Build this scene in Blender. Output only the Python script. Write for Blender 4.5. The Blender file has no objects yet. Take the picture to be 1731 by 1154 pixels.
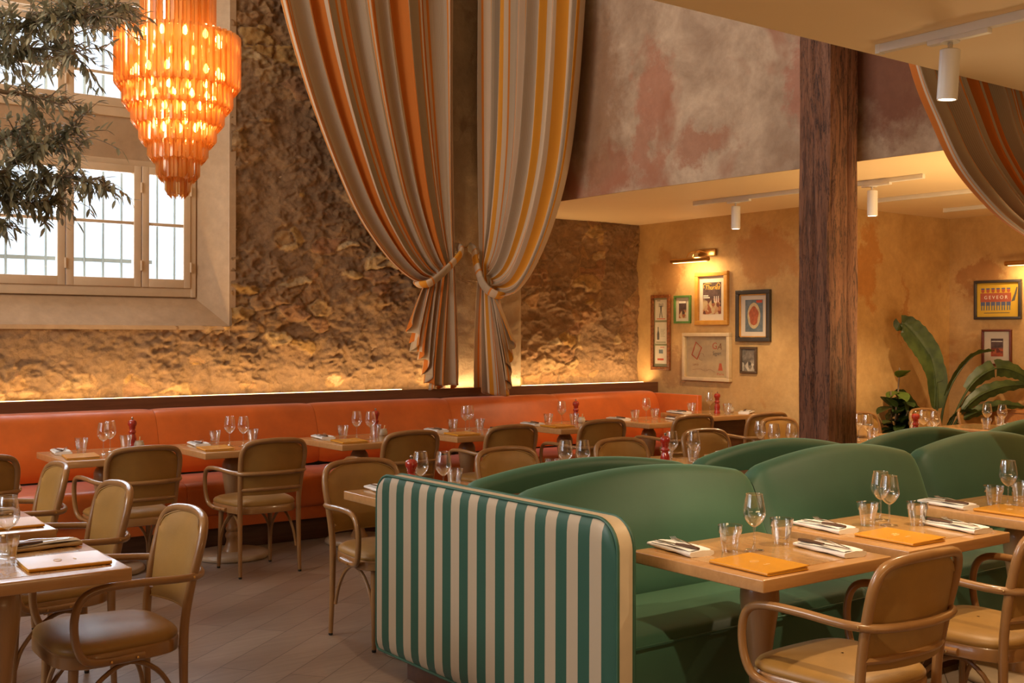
import bpy, bmesh, math, random
import numpy as np
from mathutils import Vector, Matrix
PI = math.pi
SC = bpy.context.scene
COL = SC.collection
random.seed(7)
rng = np.random.default_rng(7)

# ------------------------------------------------------------------ camera
cam_d = bpy.data.cameras.new('camera')
cam = bpy.data.objects.new('camera', cam_d)
COL.objects.link(cam)
F_PX, W_PX, H_PX = 1902.0, 1731.0, 1154.0
cam_d.sensor_fit = 'HORIZONTAL'
cam_d.sensor_width = 36.0
cam_d.lens = F_PX / W_PX * 36.0
cam_d.shift_y = -(577.0 - 567.84) / W_PX
yaw = math.radians(36.55)
roll = math.atan2(8, 3975)
Fv = Vector((math.sin(yaw), math.cos(yaw), 0)); Rv = Vector((math.cos(yaw), -math.sin(yaw), 0)); Uv = Vector((0, 0, 1))
R2 = Rv * math.cos(roll) + Uv * math.sin(roll); U2 = -Rv * math.sin(roll) + Uv * math.cos(roll)
M = Matrix((R2, U2, -Fv)).transposed().to_4x4()
M.translation = Vector((0, 0, 1.5))
cam.matrix_world = M
cam_d.clip_start = 0.05
SC.camera = cam

# ------------------------------------------------------------------ render look
SC.view_settings.view_transform = 'Standard'
SC.view_settings.look = 'None'
SC.view_settings.gamma = 1.0
SC.view_settings.exposure = 0.0
SC.view_settings.use_curve_mapping = False
SC.cycles.use_denoising = True
SC.cycles.max_bounces = 8
SC.cycles.transparent_max_bounces = 24
SC.cycles.sample_clamp_indirect = 4.0
SC.cycles.caustics_reflective = False
SC.cycles.caustics_refractive = False

# ------------------------------------------------------------------ world (daylight outside)
wd = bpy.data.worlds.new('daylight'); SC.world = wd; wd.use_nodes = True
bg = wd.node_tree.nodes['Background']
bg.inputs[0].default_value = (0.80, 0.90, 1.0, 1); bg.inputs[1].default_value = 1.6

def area(name, loc, direction, sx, sy, power, col, portal=False, spread=180):
    l = bpy.data.lights.new(name, 'AREA'); l.shape = 'RECTANGLE'; l.size = sx; l.size_y = sy
    l.energy = power; l.color = col; l.spread = math.radians(spread)
    if portal: l.cycles.is_portal = True
    o = bpy.data.objects.new(name, l); COL.objects.link(o)
    d = Vector(direction).normalized()
    o.rotation_euler = d.to_track_quat('-Z', 'Y').to_euler(); o.location = loc
    return o
def spot(name, loc, target, power, col, ang=45, blend=.4, rad=.03):
    l = bpy.data.lights.new(name, 'SPOT'); l.energy = power; l.color = col; l.spot_size = math.radians(ang); l.spot_blend = blend; l.shadow_soft_size = rad
    o = bpy.data.objects.new(name, l); COL.objects.link(o)
    o.location = loc; o.rotation_euler = (Vector(target) - Vector(loc)).to_track_quat('-Z', 'Y').to_euler()
    return o
def point(name, loc, power, col, rad=.05):
    l = bpy.data.lights.new(name, 'POINT'); l.energy = power; l.color = col; l.shadow_soft_size = rad
    o = bpy.data.objects.new(name, l); COL.objects.link(o); o.location = loc
    return o
WARM = (1.0, .62, .28); WARM2 = (1.0, .72, .42); COOL = (.78, .89, 1.0)
# daylight falling through the tall windows of the left wall and the window bay in the back wall
area('daylight_left_window', (-3.72, 6.2, 4.3), (1, 0, .05), 2.5, 1.9, 290, (1, .93, .86))
area('daylight_left_window', (-3.72, 3.6, 2.6), (1, .1, -.1), 1.9, 1.9, 42, (.88, .92, 1.0))
area('daylight_bay', (2.4, 9.3, 3.0), (.05, -1, -.35), 2.0, 2.6, 150, COOL)
# warm strip on the banquette ledge
area('led_glow', (4.9, 8.53, 1.03), (0, .25, 1), 6.3, .02, 35, (1, .66, .31))
# ceiling spots
spot('spot_near', (3.834, 2.427, 2.33), (3.6, 2.5, .7), 110, WARM2, 75, .5)
spot('spot_near', (1.9, 1.6, 2.60), (3.0, 2.6, .7), 115, WARM2, 70, .4)
spot('spot_near', (5.6, 2.0, 2.60), (5.0, 3.0, .8), 70, WARM2, 80, .5)
spot('spot_gallery', (7.055, 6.418, 2.33), (7.3, 7.2, .7), 80, WARM2, 100, .6)
spot('spot_gallery', (7.096, 5.113, 2.33), (6.9, 5.0, .7), 90, WARM2, 100, .6)
spot('spot_gallery', (8.4, 5.2, 2.33), (8.6, 5.3, .7), 110, WARM2, 110, .6)
spot('spot_atrium', (1.2, 2.75, 3.6), (3.2, 7.6, .6), 230, WARM, 60, .35, .03)
spot('spot_atrium', (3.6, 2.75, 3.6), (6.2, 7.3, .6), 170, WARM, 50, .5, .03)
spot('spot_near', (2.6, 1.6, 2.60), (4.1, 3.35, .75), 70, WARM2, 34, .6)
# unseen warm fill lights, added to brighten the low ceilings from below
area('fill_near', (2.2, -1.2, .9), (.1, .25, 1), 3.0, 1.0, 66, (1, .66, .32))
area('fill_gallery', (7.2, 3.4, 1.0), (.1, .1, 1), 1.6, 1.2, 90, (1, .66, .32))

# ------------------------------------------------------------------ materials
def new_mat(name):
    m = bpy.data.materials.new(name); m.use_nodes = True
    nt = m.node_tree; b = nt.nodes['Principled BSDF']
    return m, nt, b
def lk(nt, a, b): nt.links.new(a, b)
def coords(nt, scale=(1, 1, 1), rot=(0, 0, 0), kind='Object'):
    t = nt.nodes.new('ShaderNodeTexCoord'); mp = nt.nodes.new('ShaderNodeMapping')
    mp.inputs['Scale'].default_value = scale; mp.inputs['Rotation'].default_value = rot
    lk(nt, t.outputs[kind], mp.inputs['Vector']); return mp.outputs[0]
def noise(nt, vec, scale, detail=4, rough=.6, dist=0):
    n = nt.nodes.new('ShaderNodeTexNoise'); n.inputs['Scale'].default_value = scale; n.inputs['Detail'].default_value = detail
    n.inputs['Roughness'].default_value = rough; n.inputs['Distortion'].default_value = dist
    lk(nt, vec, n.inputs['Vector']); return n.outputs['Fac']
def ramp(nt, fac, stops, interp='LINEAR'):
    r = nt.nodes.new('ShaderNodeValToRGB'); r.color_ramp.interpolation = interp
    e = r.color_ramp.elements
    while len(e) < len(stops): e.new(0.5)
    for i, (p, c) in enumerate(stops):
        e[i].position = p; e[i].color = (*c, 1)
    lk(nt, fac, r.inputs[0]); return r.outputs[0]
def mixc(nt, fac, a, b, mode='MIX'):
    m = nt.nodes.new('ShaderNodeMix'); m.data_type = 'RGBA'; m.blend_type = mode
    for sock, v in ((m.inputs[0], fac), (m.inputs[6], a), (m.inputs[7], b)):
        if isinstance(v, (int, float)): sock.default_value = v
        elif isinstance(v, tuple): sock.default_value = (*v, 1)
        else: lk(nt, v, sock)
    return m.outputs[2]
def bump(nt, b, h, strength, dist=.01):
    n = nt.nodes.new('ShaderNodeBump'); n.inputs['Strength'].default_value = strength; n.inputs['Distance'].default_value = dist
    lk(nt, h, n.inputs['Height']); lk(nt, n.outputs[0], b.inputs['Normal'])
def simple(name, col, rough=.5, metal=0, var=.12, scale=8, bmp=0, bscale=60, coat=0, sheen=0, sheen_tint=None, emis=None, estr=0):
    m, nt, b = new_mat(name)
    v = coords(nt); f = noise(nt, v, scale)
    lo = tuple(c * (1 - var) for c in col); hi = tuple(min(1, c * (1 + var)) for c in col)
    lk(nt, ramp(nt, f, [(.3, lo), (.7, hi)]), b.inputs['Base Color'])
    b.inputs['Roughness'].default_value = rough; b.inputs['Metallic'].default_value = metal
    if coat: b.inputs['Coat Weight'].default_value = coat; b.inputs['Coat Roughness'].default_value = .15
    if sheen:
        b.inputs['Sheen Weight'].default_value = sheen; b.inputs['Sheen Roughness'].default_value = .4
        if sheen_tint: b.inputs['Sheen Tint'].default_value = (*sheen_tint, 1)
    if bmp: bump(nt, b, noise(nt, v, bscale, 3), bmp, .004)
    if emis: b.inputs['Emission Color'].default_value = (*emis, 1); b.inputs['Emission Strength'].default_value = estr
    return m
def wood(name, c1, c2, rough=.45, scale=(2, 30, 30), coat=.0, bmp=.1, rot=(0, 0, 0)):
    m, nt, b = new_mat(name)
    v = coords(nt, scale, rot); f = noise(nt, v, 1.0, 6, .65, .6)
    lk(nt, ramp(nt, f, [(.3, c1), (.7, c2)]), b.inputs['Base Color'])
    b.inputs['Roughness'].default_value = rough
    if coat: b.inputs['Coat Weight'].default_value = coat; b.inputs['Coat Roughness'].default_value = .09
    if bmp: bump(nt, b, f, bmp, .003)
    return m
MT = {}
MT['bentwood'] = wood('bentwood', (.25, .122, .042), (.34, .175, .062), .30, (6, 6, 2.5), .4, .03)
MT['leather'] = simple('tan_leather', (.32, .17, .036), .46, var=.14, scale=5, bmp=.12, bscale=220, sheen=.15)
MT['oak'] = wood('oak_top', (.42, .215, .075), (.52, .28, .11), .32, (3, 40, 40), .5, .05)
MT['oak_inlay'] = wood('oak_inlay', (.38, .19, .06), (.60, .36, .14), .22, (14, 2, 14), .6, .03, (0, 0, .5))
MT['baluster'] = wood('turned_wood', (.36, .20, .09), (.46, .27, .125), .35, (20, 20, 2), .3, .04)
MT['base_disc'] = simple('pale_base', (.48, .36, .24), .3, coat=.3)
MT['darkfoot'] = simple('black_rubber', (.02, .018, .015), .6)
MT['brass'] = simple('brass', (.62, .36, .12), .28, 1, var=.1)
MT['steel'] = simple('steel', (.62, .60, .57), .22, 1, var=.05)
MT['orange'] = simple('orange_leather', (.58, .125, .016), .36, var=.18, scale=3, bmp=.06, bscale=120, sheen=.28, sheen_tint=(.9, .82, 1), coat=.08)
MT['green'] = simple('green_velvet', (.032, .098, .062), .5, var=.1, scale=3, bmp=.04, bscale=300, sheen=.45, sheen_tint=(.5, .9, .6))
MT['green_pipe'] = simple('green_piping', (.03, .10, .065), .5)
MT['cream'] = simple('cream_leather', (.56, .46, .33), .45, var=.06, bmp=.04)
MT['walnut'] = wood('dark_walnut', (.055, .020, .009), (.11, .045, .02), .4, (2, 30, 30), .1)
MT['walnut_red'] = wood('red_walnut', (.10, .035, .015), (.17, .07, .03), .45, (2, 30, 30), .1)
MT['winframe'] = simple('painted_window_wood', (.62, .46, .30), .45, var=.05, bmp=.04)
MT['iron'] = simple('iron_bars', (.34, .42, .47), .6)
MT['whitemetal'] = simple('white_lacquer', (.72, .68, .62), .4, var=.03)
MT['linen'] = simple('white_linen', (.78, .75, .71), .8, var=.05, bmp=.15, bscale=300)
MT['linen_kraft'] = simple('beige_linen', (.50, .36, .20), .8, var=.05, bmp=.15, bscale=300)
MT['menu'] = simple('ochre_menu_cover', (.60, .265, .012), .36, var=.06, scale=20, coat=.2)
MT['menu_paper'] = simple('menu_pages', (.70, .45, .14), .7)
MT['emblem'] = simple('pale_foil', (.85, .62, .30), .3, .3)
MT['knife_h'] = wood('knife_handle', (.06, .03, .018), (.12, .06, .035), .4, (40, 5, 40))
MT['red_lacquer'] = simple('red_lacquer', (.36, .022, .012), .14, var=.1, coat=.6)
MT['porcelain'] = simple('porcelain', (.62, .56, .46), .3, var=.04, coat=.3)
MT['woodstick'] = simple('pale_wood_stick', (.6, .38, .16), .5)
MT['gilt'] = wood('golden_wood', (.50, .22, .035), (.66, .33, .06), .35, (10, 10, 3), .2)
MT['burl'] = simple('burl_wood', (.23, .075, .022), .35, var=.5, scale=40, coat=.3)
MT['greenframe'] = simple('green_frame', (.09, .20, .045), .5)
MT['blackframe'] = simple('black_frame', (.05, .042, .035), .4)
MT['darkframe'] = simple('dark_brown_frame', (.09, .055, .03), .4)
MT['redframe'] = simple('mahogany_frame', (.13, .025, .012), .35, coat=.2)
MT['creamframe'] = simple('cream_frame', (.62, .47, .27), .45)
MT['mount'] = simple('picture_mount', (.62, .54, .41), .8, var=.03)
MT['mount_olive'] = simple('olive_mount', (.22, .22, .12), .8, var=.05)
MT['paper'] = simple('print_paper', (.60, .53, .40), .8, var=.06, scale=12)
MT['dimpaper'] = simple('aged_paper', (.50, .36, .19), .8, var=.1, scale=10)
MT['ink'] = simple('grey_ink', (.10, .09, .08), .8)
MT['redink'] = simple('red_ink', (.50, .075, .03), .8)
MT['yellowink'] = simple('yellow_ink', (.85, .50, .06), .8)
MT['whiteink'] = simple('white_ink', (.8, .75, .65), .8)
MT['posteryellow'] = simple('poster_yellow', (.66, .40, .03), .7, var=.04)
MT['skinink'] = simple('poster_figure_red', (.42, .10, .05), .8)
MT['blueink'] = simple('poster_blue', (.10, .12, .22), .8)
MT['bluegrey'] = simple('blue_grey_print', (.13, .16, .17), .8, var=.3, scale=20)
MT['platebeige'] = simple('plate_print', (.50, .38, .20), .8, var=.2, scale=40)
MT['lobster'] = simple('lobster_red', (.36, .09, .035), .8, var=.3, scale=50)
MT['trunk'] = simple('olive_bark', (.20, .14, .09), .8, var=.3, scale=20, bmp=.5, bscale=40)
MT['bulb'] = simple('bulb', (1, .8, .5), .4, emis=(1, .76, .44), estr=34)
MT['lens'] = simple('lamp_lens', (1, .9, .8), .4, emis=(1, .86, .62), estr=9)
MT['led'] = simple('led_strip', (1, .8, .5), .4, emis=(1, .70, .34), estr=5)
MT['terracotta'] = simple('planter', (.12, .06, .03), .7)
MT['console'] = wood('orange_wood', (.36, .13, .03), (.46, .19, .05), .4)

def foliage_mat(name, c1, c2, trans=.25):
    m, nt, b = new_mat(name)
    v = coords(nt); f = noise(nt, v, 9, 2)
    c = ramp(nt, f, [(.35, c1), (.65, c2)]); lk(nt, c, b.inputs['Base Color']); b.inputs['Roughness'].default_value = .42
    t = nt.nodes.new('ShaderNodeBsdfTranslucent'); lk(nt, c, t.inputs[0])
    mx = nt.nodes.new('ShaderNodeMixShader'); mx.inputs[0].default_value = trans
    lk(nt, b.outputs[0], mx.inputs[1]); lk(nt, t.outputs[0], mx.inputs[2]); lk(nt, mx.outputs[0], nt.nodes['Material Output'].inputs[0])
    return m
MT['olive'] = foliage_mat('olive_leaf', (.19, .19, .12), (.45, .43, .30))
MT['leaf_dark'] = foliage_mat('glossy_leaf', (.018, .036, .008), (.06, .10, .02))
MT['leaf_banana'] = foliage_mat('banana_leaf', (.03, .05, .012), (.07, .10, .022))
MT['leaf_light'] = foliage_mat('young_leaf', (.09, .14, .02), (.14, .20, .03))

def glass_mat(name, tint, gl=1.0, base=.04, rim=.5, blend=.25):
    m = bpy.data.materials.new(name); m.use_nodes = True; nt = m.node_tree
    for n in list(nt.nodes):
        if n.type != 'OUTPUT_MATERIAL': nt.nodes.remove(n)
    out = nt.nodes['Material Output']
    tr = nt.nodes.new('ShaderNodeBsdfTransparent'); tr.inputs[0].default_value = (*tint, 1)
    g = nt.nodes.new('ShaderNodeBsdfGlossy'); g.inputs['Roughness'].default_value = .03; g.inputs[0].default_value = (gl, gl, gl, 1)
    lw = nt.nodes.new('ShaderNodeLayerWeight'); lw.inputs[0].default_value = blend
    mr = nt.nodes.new('ShaderNodeMapRange'); mr.inputs['To Min'].default_value = base; mr.inputs['To Max'].default_value = rim
    lk(nt, lw.outputs['Facing'], mr.inputs[0])
    mx = nt.nodes.new('ShaderNodeMixShader'); lk(nt, mr.outputs[0], mx.inputs[0]); lk(nt, tr.outputs[0], mx.inputs[1]); lk(nt, g.outputs[0], mx.inputs[2])
    lk(nt, mx.outputs[0], out.inputs[0]); return m
MT['glass'] = glass_mat('clear_glass', (.95, .955, .96), 1, .08, .95, .4)
MT['pane'] = glass_mat('window_glass', (.98, .99, 1), 1, .03, .3)

def amber_mat():
    m = bpy.data.materials.new('amber_glass'); m.use_nodes = True; nt = m.node_tree
    for n in list(nt.nodes):
        if n.type != 'OUTPUT_MATERIAL': nt.nodes.remove(n)
    out = nt.nodes['Material Output']
    tr = nt.nodes.new('ShaderNodeBsdfTransparent'); lw = nt.nodes.new('ShaderNodeLayerWeight'); lw.inputs[0].default_value = .5
    lk(nt, ramp(nt, lw.outputs['Facing'], [(.05, (.98, .80, .52)), (.45, (.90, .52, .20)), (.85, (.36, .13, .025))]), tr.inputs[0])
    tl = nt.nodes.new('ShaderNodeBsdfTranslucent'); tl.inputs[0].default_value = (.92, .48, .15, 1)
    df = nt.nodes.new('ShaderNodeBsdfDiffuse'); df.inputs[0].default_value = (.66, .32, .085, 1)
    g = nt.nodes.new('ShaderNodeBsdfGlossy'); g.inputs['Roughness'].default_value = .08; g.inputs[0].default_value = (1, .75, .5, 1)
    a = nt.nodes.new('ShaderNodeMixShader'); a.inputs[0].default_value = .30; lk(nt, tl.outputs[0], a.inputs[1]); lk(nt, df.outputs[0], a.inputs[2])
    b = nt.nodes.new('ShaderNodeMixShader'); b.inputs[0].default_value = .46; lk(nt, tr.outputs[0], b.inputs[1]); lk(nt, a.outputs[0], b.inputs[2])
    c = nt.nodes.new('ShaderNodeMixShader'); c.inputs[0].default_value = .18; lk(nt, b.outputs[0], c.inputs[1]); lk(nt, g.outputs[0], c.inputs[2])
    lk(nt, c.outputs[0], out.inputs[0]); return m
MT['amber'] = amber_mat()

def plaster(name, base, base2, patch, pscale=.9, thresh=.60, rough=.85, bmp=.25, patch2=None, soft=.05, blobs=()):
    m, nt, b = new_mat(name)
    v = coords(nt)
    c = ramp(nt, noise(nt, v, 2.2, 8, .65, .4), [(.3, base), (.7, base2)])
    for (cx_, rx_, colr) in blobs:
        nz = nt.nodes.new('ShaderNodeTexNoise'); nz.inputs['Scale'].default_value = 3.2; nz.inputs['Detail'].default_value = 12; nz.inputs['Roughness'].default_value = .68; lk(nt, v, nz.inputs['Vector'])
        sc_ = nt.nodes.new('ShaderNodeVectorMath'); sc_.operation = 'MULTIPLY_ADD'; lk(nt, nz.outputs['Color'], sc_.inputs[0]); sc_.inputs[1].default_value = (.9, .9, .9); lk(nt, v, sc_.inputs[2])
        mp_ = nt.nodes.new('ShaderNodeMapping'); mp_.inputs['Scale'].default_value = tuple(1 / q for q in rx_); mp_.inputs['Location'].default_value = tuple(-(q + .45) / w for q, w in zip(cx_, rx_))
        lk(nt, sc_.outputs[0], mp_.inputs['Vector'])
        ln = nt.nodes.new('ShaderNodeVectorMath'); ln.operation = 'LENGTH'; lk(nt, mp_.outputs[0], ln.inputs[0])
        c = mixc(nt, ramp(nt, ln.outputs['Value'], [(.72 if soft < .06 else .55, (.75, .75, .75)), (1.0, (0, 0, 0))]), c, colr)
    fine = ramp(nt, noise(nt, v, 14, 6, .7), [(.25, (.82, .82, .82)), (.75, (1.1, 1.1, 1.1))])
    c = mixc(nt, .8, c, fine, 'MULTIPLY')
    pf = ramp(nt, noise(nt, v, pscale, 5, .55, .8), [(thresh - .02, (0, 0, 0)), (thresh + soft, (.9, .9, .9))])
    c = mixc(nt, pf, c, patch)
    if patch2:
        v2 = coords(nt, (1, 1, .8), (.3, .2, .5))
        pf2 = ramp(nt, noise(nt, v2, pscale * 1.3, 5, .6, .5), [(thresh + .02, (0, 0, 0)), (thresh + .14, (.8, .8, .8))])
        c = mixc(nt, pf2, c, patch2)
    lk(nt, c, b.inputs['Base Color']); b.inputs['Roughness'].default_value = rough
    bump(nt, b, noise(nt, v, 9, 8, .7, .3), bmp, .02)
    return m
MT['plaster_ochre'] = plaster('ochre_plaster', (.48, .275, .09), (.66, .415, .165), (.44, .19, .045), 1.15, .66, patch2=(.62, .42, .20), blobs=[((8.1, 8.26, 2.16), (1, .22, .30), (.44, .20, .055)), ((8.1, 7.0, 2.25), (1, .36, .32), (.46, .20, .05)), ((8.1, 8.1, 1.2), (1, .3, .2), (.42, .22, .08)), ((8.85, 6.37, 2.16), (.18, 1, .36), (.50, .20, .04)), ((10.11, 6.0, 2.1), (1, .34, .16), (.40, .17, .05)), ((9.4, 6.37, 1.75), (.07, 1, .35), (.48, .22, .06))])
MT['plaster_pink'] = plaster('stained_shadowed_plaster', (.30, .19, .115), (.60, .45, .31), (.34, .135, .07), .8, .55, patch2=(.30, .16, .08), bmp=.2, soft=.09, blobs=[((6.15, 6.42, 3.45), (2, .26, .40), (.40, .155, .085)), ((6.15, 6.5, 2.95), (2, .16, .42), (.38, .16, .09)), ((6.2, 5.95, 2.9), (2, .40, .18), (.36, .15, .08)), ((6.3, 5.05, 3.3), (2, .18, .42), (.42, .165, .10)), ((6.12, 6.95, 2.85), (2, .35, .26), (.28, .09, .04)), ((6.12, 7.15, 3.5), (2, .42, .9), (.26, .13, .06)), ((6.33, 4.15, 3.2), (2, .75, .55), (.20, .07, .035)), ((6.33, 4.15, 3.2), (2, .75, .55), (.20, .07, .035))])  # dark blobs at the left edge paint in the curtain's shadow, the rest are stains
MT['plaster_bay'] = plaster('bay_plaster', (.40, .26, .145), (.49, .33, .195), (.43, .29, .17), 1.5, .62, bmp=.12)
MT['ceiling'] = simple('ceiling_paint', (.80, .60, .345), .6, var=.02, scale=1)
MT['darkroom'] = plaster('room_plaster', (.40, .28, .16), (.50, .36, .21), (.42, .2, .08), 1.0, .63)

def stone_mat():
    m, nt, b = new_mat('rubble_stone')
    at = nt.nodes.new('ShaderNodeAttribute'); at.attribute_name = 'stone'
    v = coords(nt)
    c = ramp(nt, at.outputs['Fac'], [(0, (.38, .215, .095)), (.2, (.31, .185, .095)), (.38, (.46, .27, .11)), (.55, (.36, .18, .085)), (.72, (.48, .31, .145)), (.86, (.46, .25, .06)), (1, (.56, .41, .23))])
    c = mixc(nt, .85, c, ramp(nt, noise(nt, v, 11, 8, .75, .5), [(.30, (.42, .40, .38)), (.5, (.95, .93, .9)), (.72, (1.35, 1.3, 1.2))]), 'MULTIPLY')
    lk(nt, c, b.inputs['Base Color']); b.inputs['Roughness'].default_value = .9
    bump(nt, b, noise(nt, v, 30, 10, .8, .4), .9, .025)
    return m
MT['stone'] = stone_mat()
MT['pilaster'] = plaster('dressed_stone', (.32, .225, .14), (.46, .335, .21), (.27, .17, .10), 2.5, .6, bmp=.6)

def floor_mat():
    m, nt, b = new_mat('oak_floor')
    v = coords(nt, (1, 1, 1), (0, 0, -math.radians(38)))
    br = nt.nodes.new('ShaderNodeTexBrick')
    br.inputs['Scale'].default_value = 1.0; br.inputs['Brick Width'].default_value = 1.3; br.inputs['Row Height'].default_value = .175
    br.inputs['Mortar Size'].default_value = .0022; br.inputs['Mortar Smooth'].default_value = .1
    br.inputs['Color1'].default_value = (.30, .235, .185, 1); br.inputs['Color2'].default_value = (.23, .17, .13, 1); br.inputs['Mortar'].default_value = (.08, .055, .04, 1)
    lk(nt, v, br.inputs['Vector'])
    v2 = coords(nt, (3, 40, 3), (0, 0, -math.radians(38)))
    c = mixc(nt, .8, br.outputs[0], ramp(nt, noise(nt, v2, 1, 6, .65, .5), [(.3, (.78, .76, .74)), (.7, (1.1, 1.1, 1.1))]), 'MULTIPLY')
    lk(nt, c, b.inputs['Base Color']); b.inputs['Roughness'].default_value = .36
    bump(nt, b, br.outputs['Fac'], -.25, .004)
    return m
MT['floor'] = floor_mat()

def timber_mat():
    m, nt, b = new_mat('old_timber')
    v = coords(nt, (6, 6, 1.0)); f = noise(nt, v, 1, 12, .75, .8)
    f2 = noise(nt, coords(nt, (3, 3, 1.2)), 1, 4, .6)
    f3 = noise(nt, coords(nt, (26, 26, 3.0)), 1, 10, .78, 1.0)
    c = ramp(nt, f, [(.30, (.16, .062, .026)), (.5, (.235, .105, .052)), (.72, (.30, .15, .085))])
    c = mixc(nt, .8, c, ramp(nt, f3, [(.34, (.30, .27, .25)), (.44, (.95, .93, .92)), (.7, (1.15, 1.12, 1.12))]), 'MULTIPLY')
    c = mixc(nt, .5, c, ramp(nt, f2, [(.35, (.75, .6, .5)), (.65, (1.25, 1.2, 1.2))]), 'MULTIPLY')
    lk(nt, c, b.inputs['Base Color']); b.inputs['Roughness'].default_value = .6
    f4 = noise(nt, coords(nt, (9, 9, .9)), 1, 7, .7, .6)
    c = mixc(nt, 1.0, c, ramp(nt, f4, [(.480, (1, 1, 1)), (.497, (.22, .2, .18)), (.503, (.22, .2, .18)), (.52, (1, 1, 1))]), 'MULTIPLY')
    f5 = noise(nt, coords(nt, (16, 16, 2.2), (0, 0, .7)), 1, 7, .7, .8)
    c = mixc(nt, .8, c, ramp(nt, f5, [(.470, (1, 1, 1)), (.497, (.35, .3, .28)), (.503, (.35, .3, .28)), (.53, (1, 1, 1))]), 'MULTIPLY')
    lk(nt, c, b.inputs['Base Color'])
    bump(nt, b, f3, .9, .012); return m
MT['timber'] = timber_mat()

def stripe_mat(name, cols, ribs=True, transl=.12):
    """woven stripes following the U of the cloth (1 repeat per U unit)"""
    m, nt, b = new_mat(name)
    uv = nt.nodes.new('ShaderNodeUVMap'); sp = nt.nodes.new('ShaderNodeSeparateXYZ'); lk(nt, uv.outputs[0], sp.inputs[0])
    fr = nt.nodes.new('ShaderNodeMath'); fr.operation = 'FRACT'; lk(nt, sp.outputs[0], fr.inputs[0])
    c = ramp(nt, fr.outputs[0], cols, 'CONSTANT')
    if ribs:
        mu = nt.nodes.new('ShaderNodeMath'); mu.operation = 'MULTIPLY'; mu.inputs[1].default_value = 2 * PI * 44; lk(nt, sp.outputs[0], mu.inputs[0])
        sn = nt.nodes.new('ShaderNodeMath'); sn.operation = 'SINE'; lk(nt, mu.outputs[0], sn.inputs[0])
        mask = ramp(nt, fr.outputs[0], [(0, (1, 1, 1)), (.36, (0, 0, 0))], 'CONSTANT')
        rr = ramp(nt, sn.outputs[0], [(.0, (.80, .78, .76)), (.9, (1, 1, 1))])
        c2 = mixc(nt, 1.0, c, rr, 'MULTIPLY'); c = mixc(nt, mask, c, c2)
    lk(nt, c, b.inputs['Base Color']); b.inputs['Roughness'].default_value = .8
    t = nt.nodes.new('ShaderNodeBsdfTranslucent'); lk(nt, c, t.inputs[0])
    mx = nt.nodes.new('ShaderNodeMixShader'); mx.inputs[0].default_value = transl
    lk(nt, b.outputs[0], mx.inputs[1]); lk(nt, t.outputs[0], mx.inputs[2]); lk(nt, mx.outputs[0], nt.nodes['Material Output'].inputs[0])
    return m
BE = (.50, .385, .265); CR = (.62, .47, .32); OT = (.62, .21, .025); OW = (.55, .15, .010); GO = (.66, .28, .018)
MT['curtain'] = stripe_mat('striped_curtain', [(0, BE), (.36, OT), (.41, CR), (.48, OW), (.80, CR), (.87, OT), (.92, BE)])
MT['curtain2'] = stripe_mat('striped_curtain_gold', [(0, BE), (.36, OT), (.40, CR), (.55, GO), (.74, CR), (.86, OT), (.90, BE)])
def panel_mat():
    m, nt, b = new_mat('striped_leather')
    uv = nt.nodes.new('ShaderNodeUVMap'); sp = nt.nodes.new('ShaderNodeSeparateXYZ'); lk(nt, uv.outputs[0], sp.inputs[0])
    fr = nt.nodes.new('ShaderNodeMath'); fr.operation = 'FRACT'; lk(nt, sp.outputs[0], fr.inputs[0])
    c = ramp(nt, fr.outputs[0], [(0, (.43, .35, .25)), (.5, (.022, .085, .058))], 'CONSTANT')
    lk(nt, c, b.inputs['Base Color']); b.inputs['Roughness'].default_value = .45
    bump(nt, b, noise(nt, coords(nt), 200, 3), .04, .003); return m
MT['panel'] = panel_mat()

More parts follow.
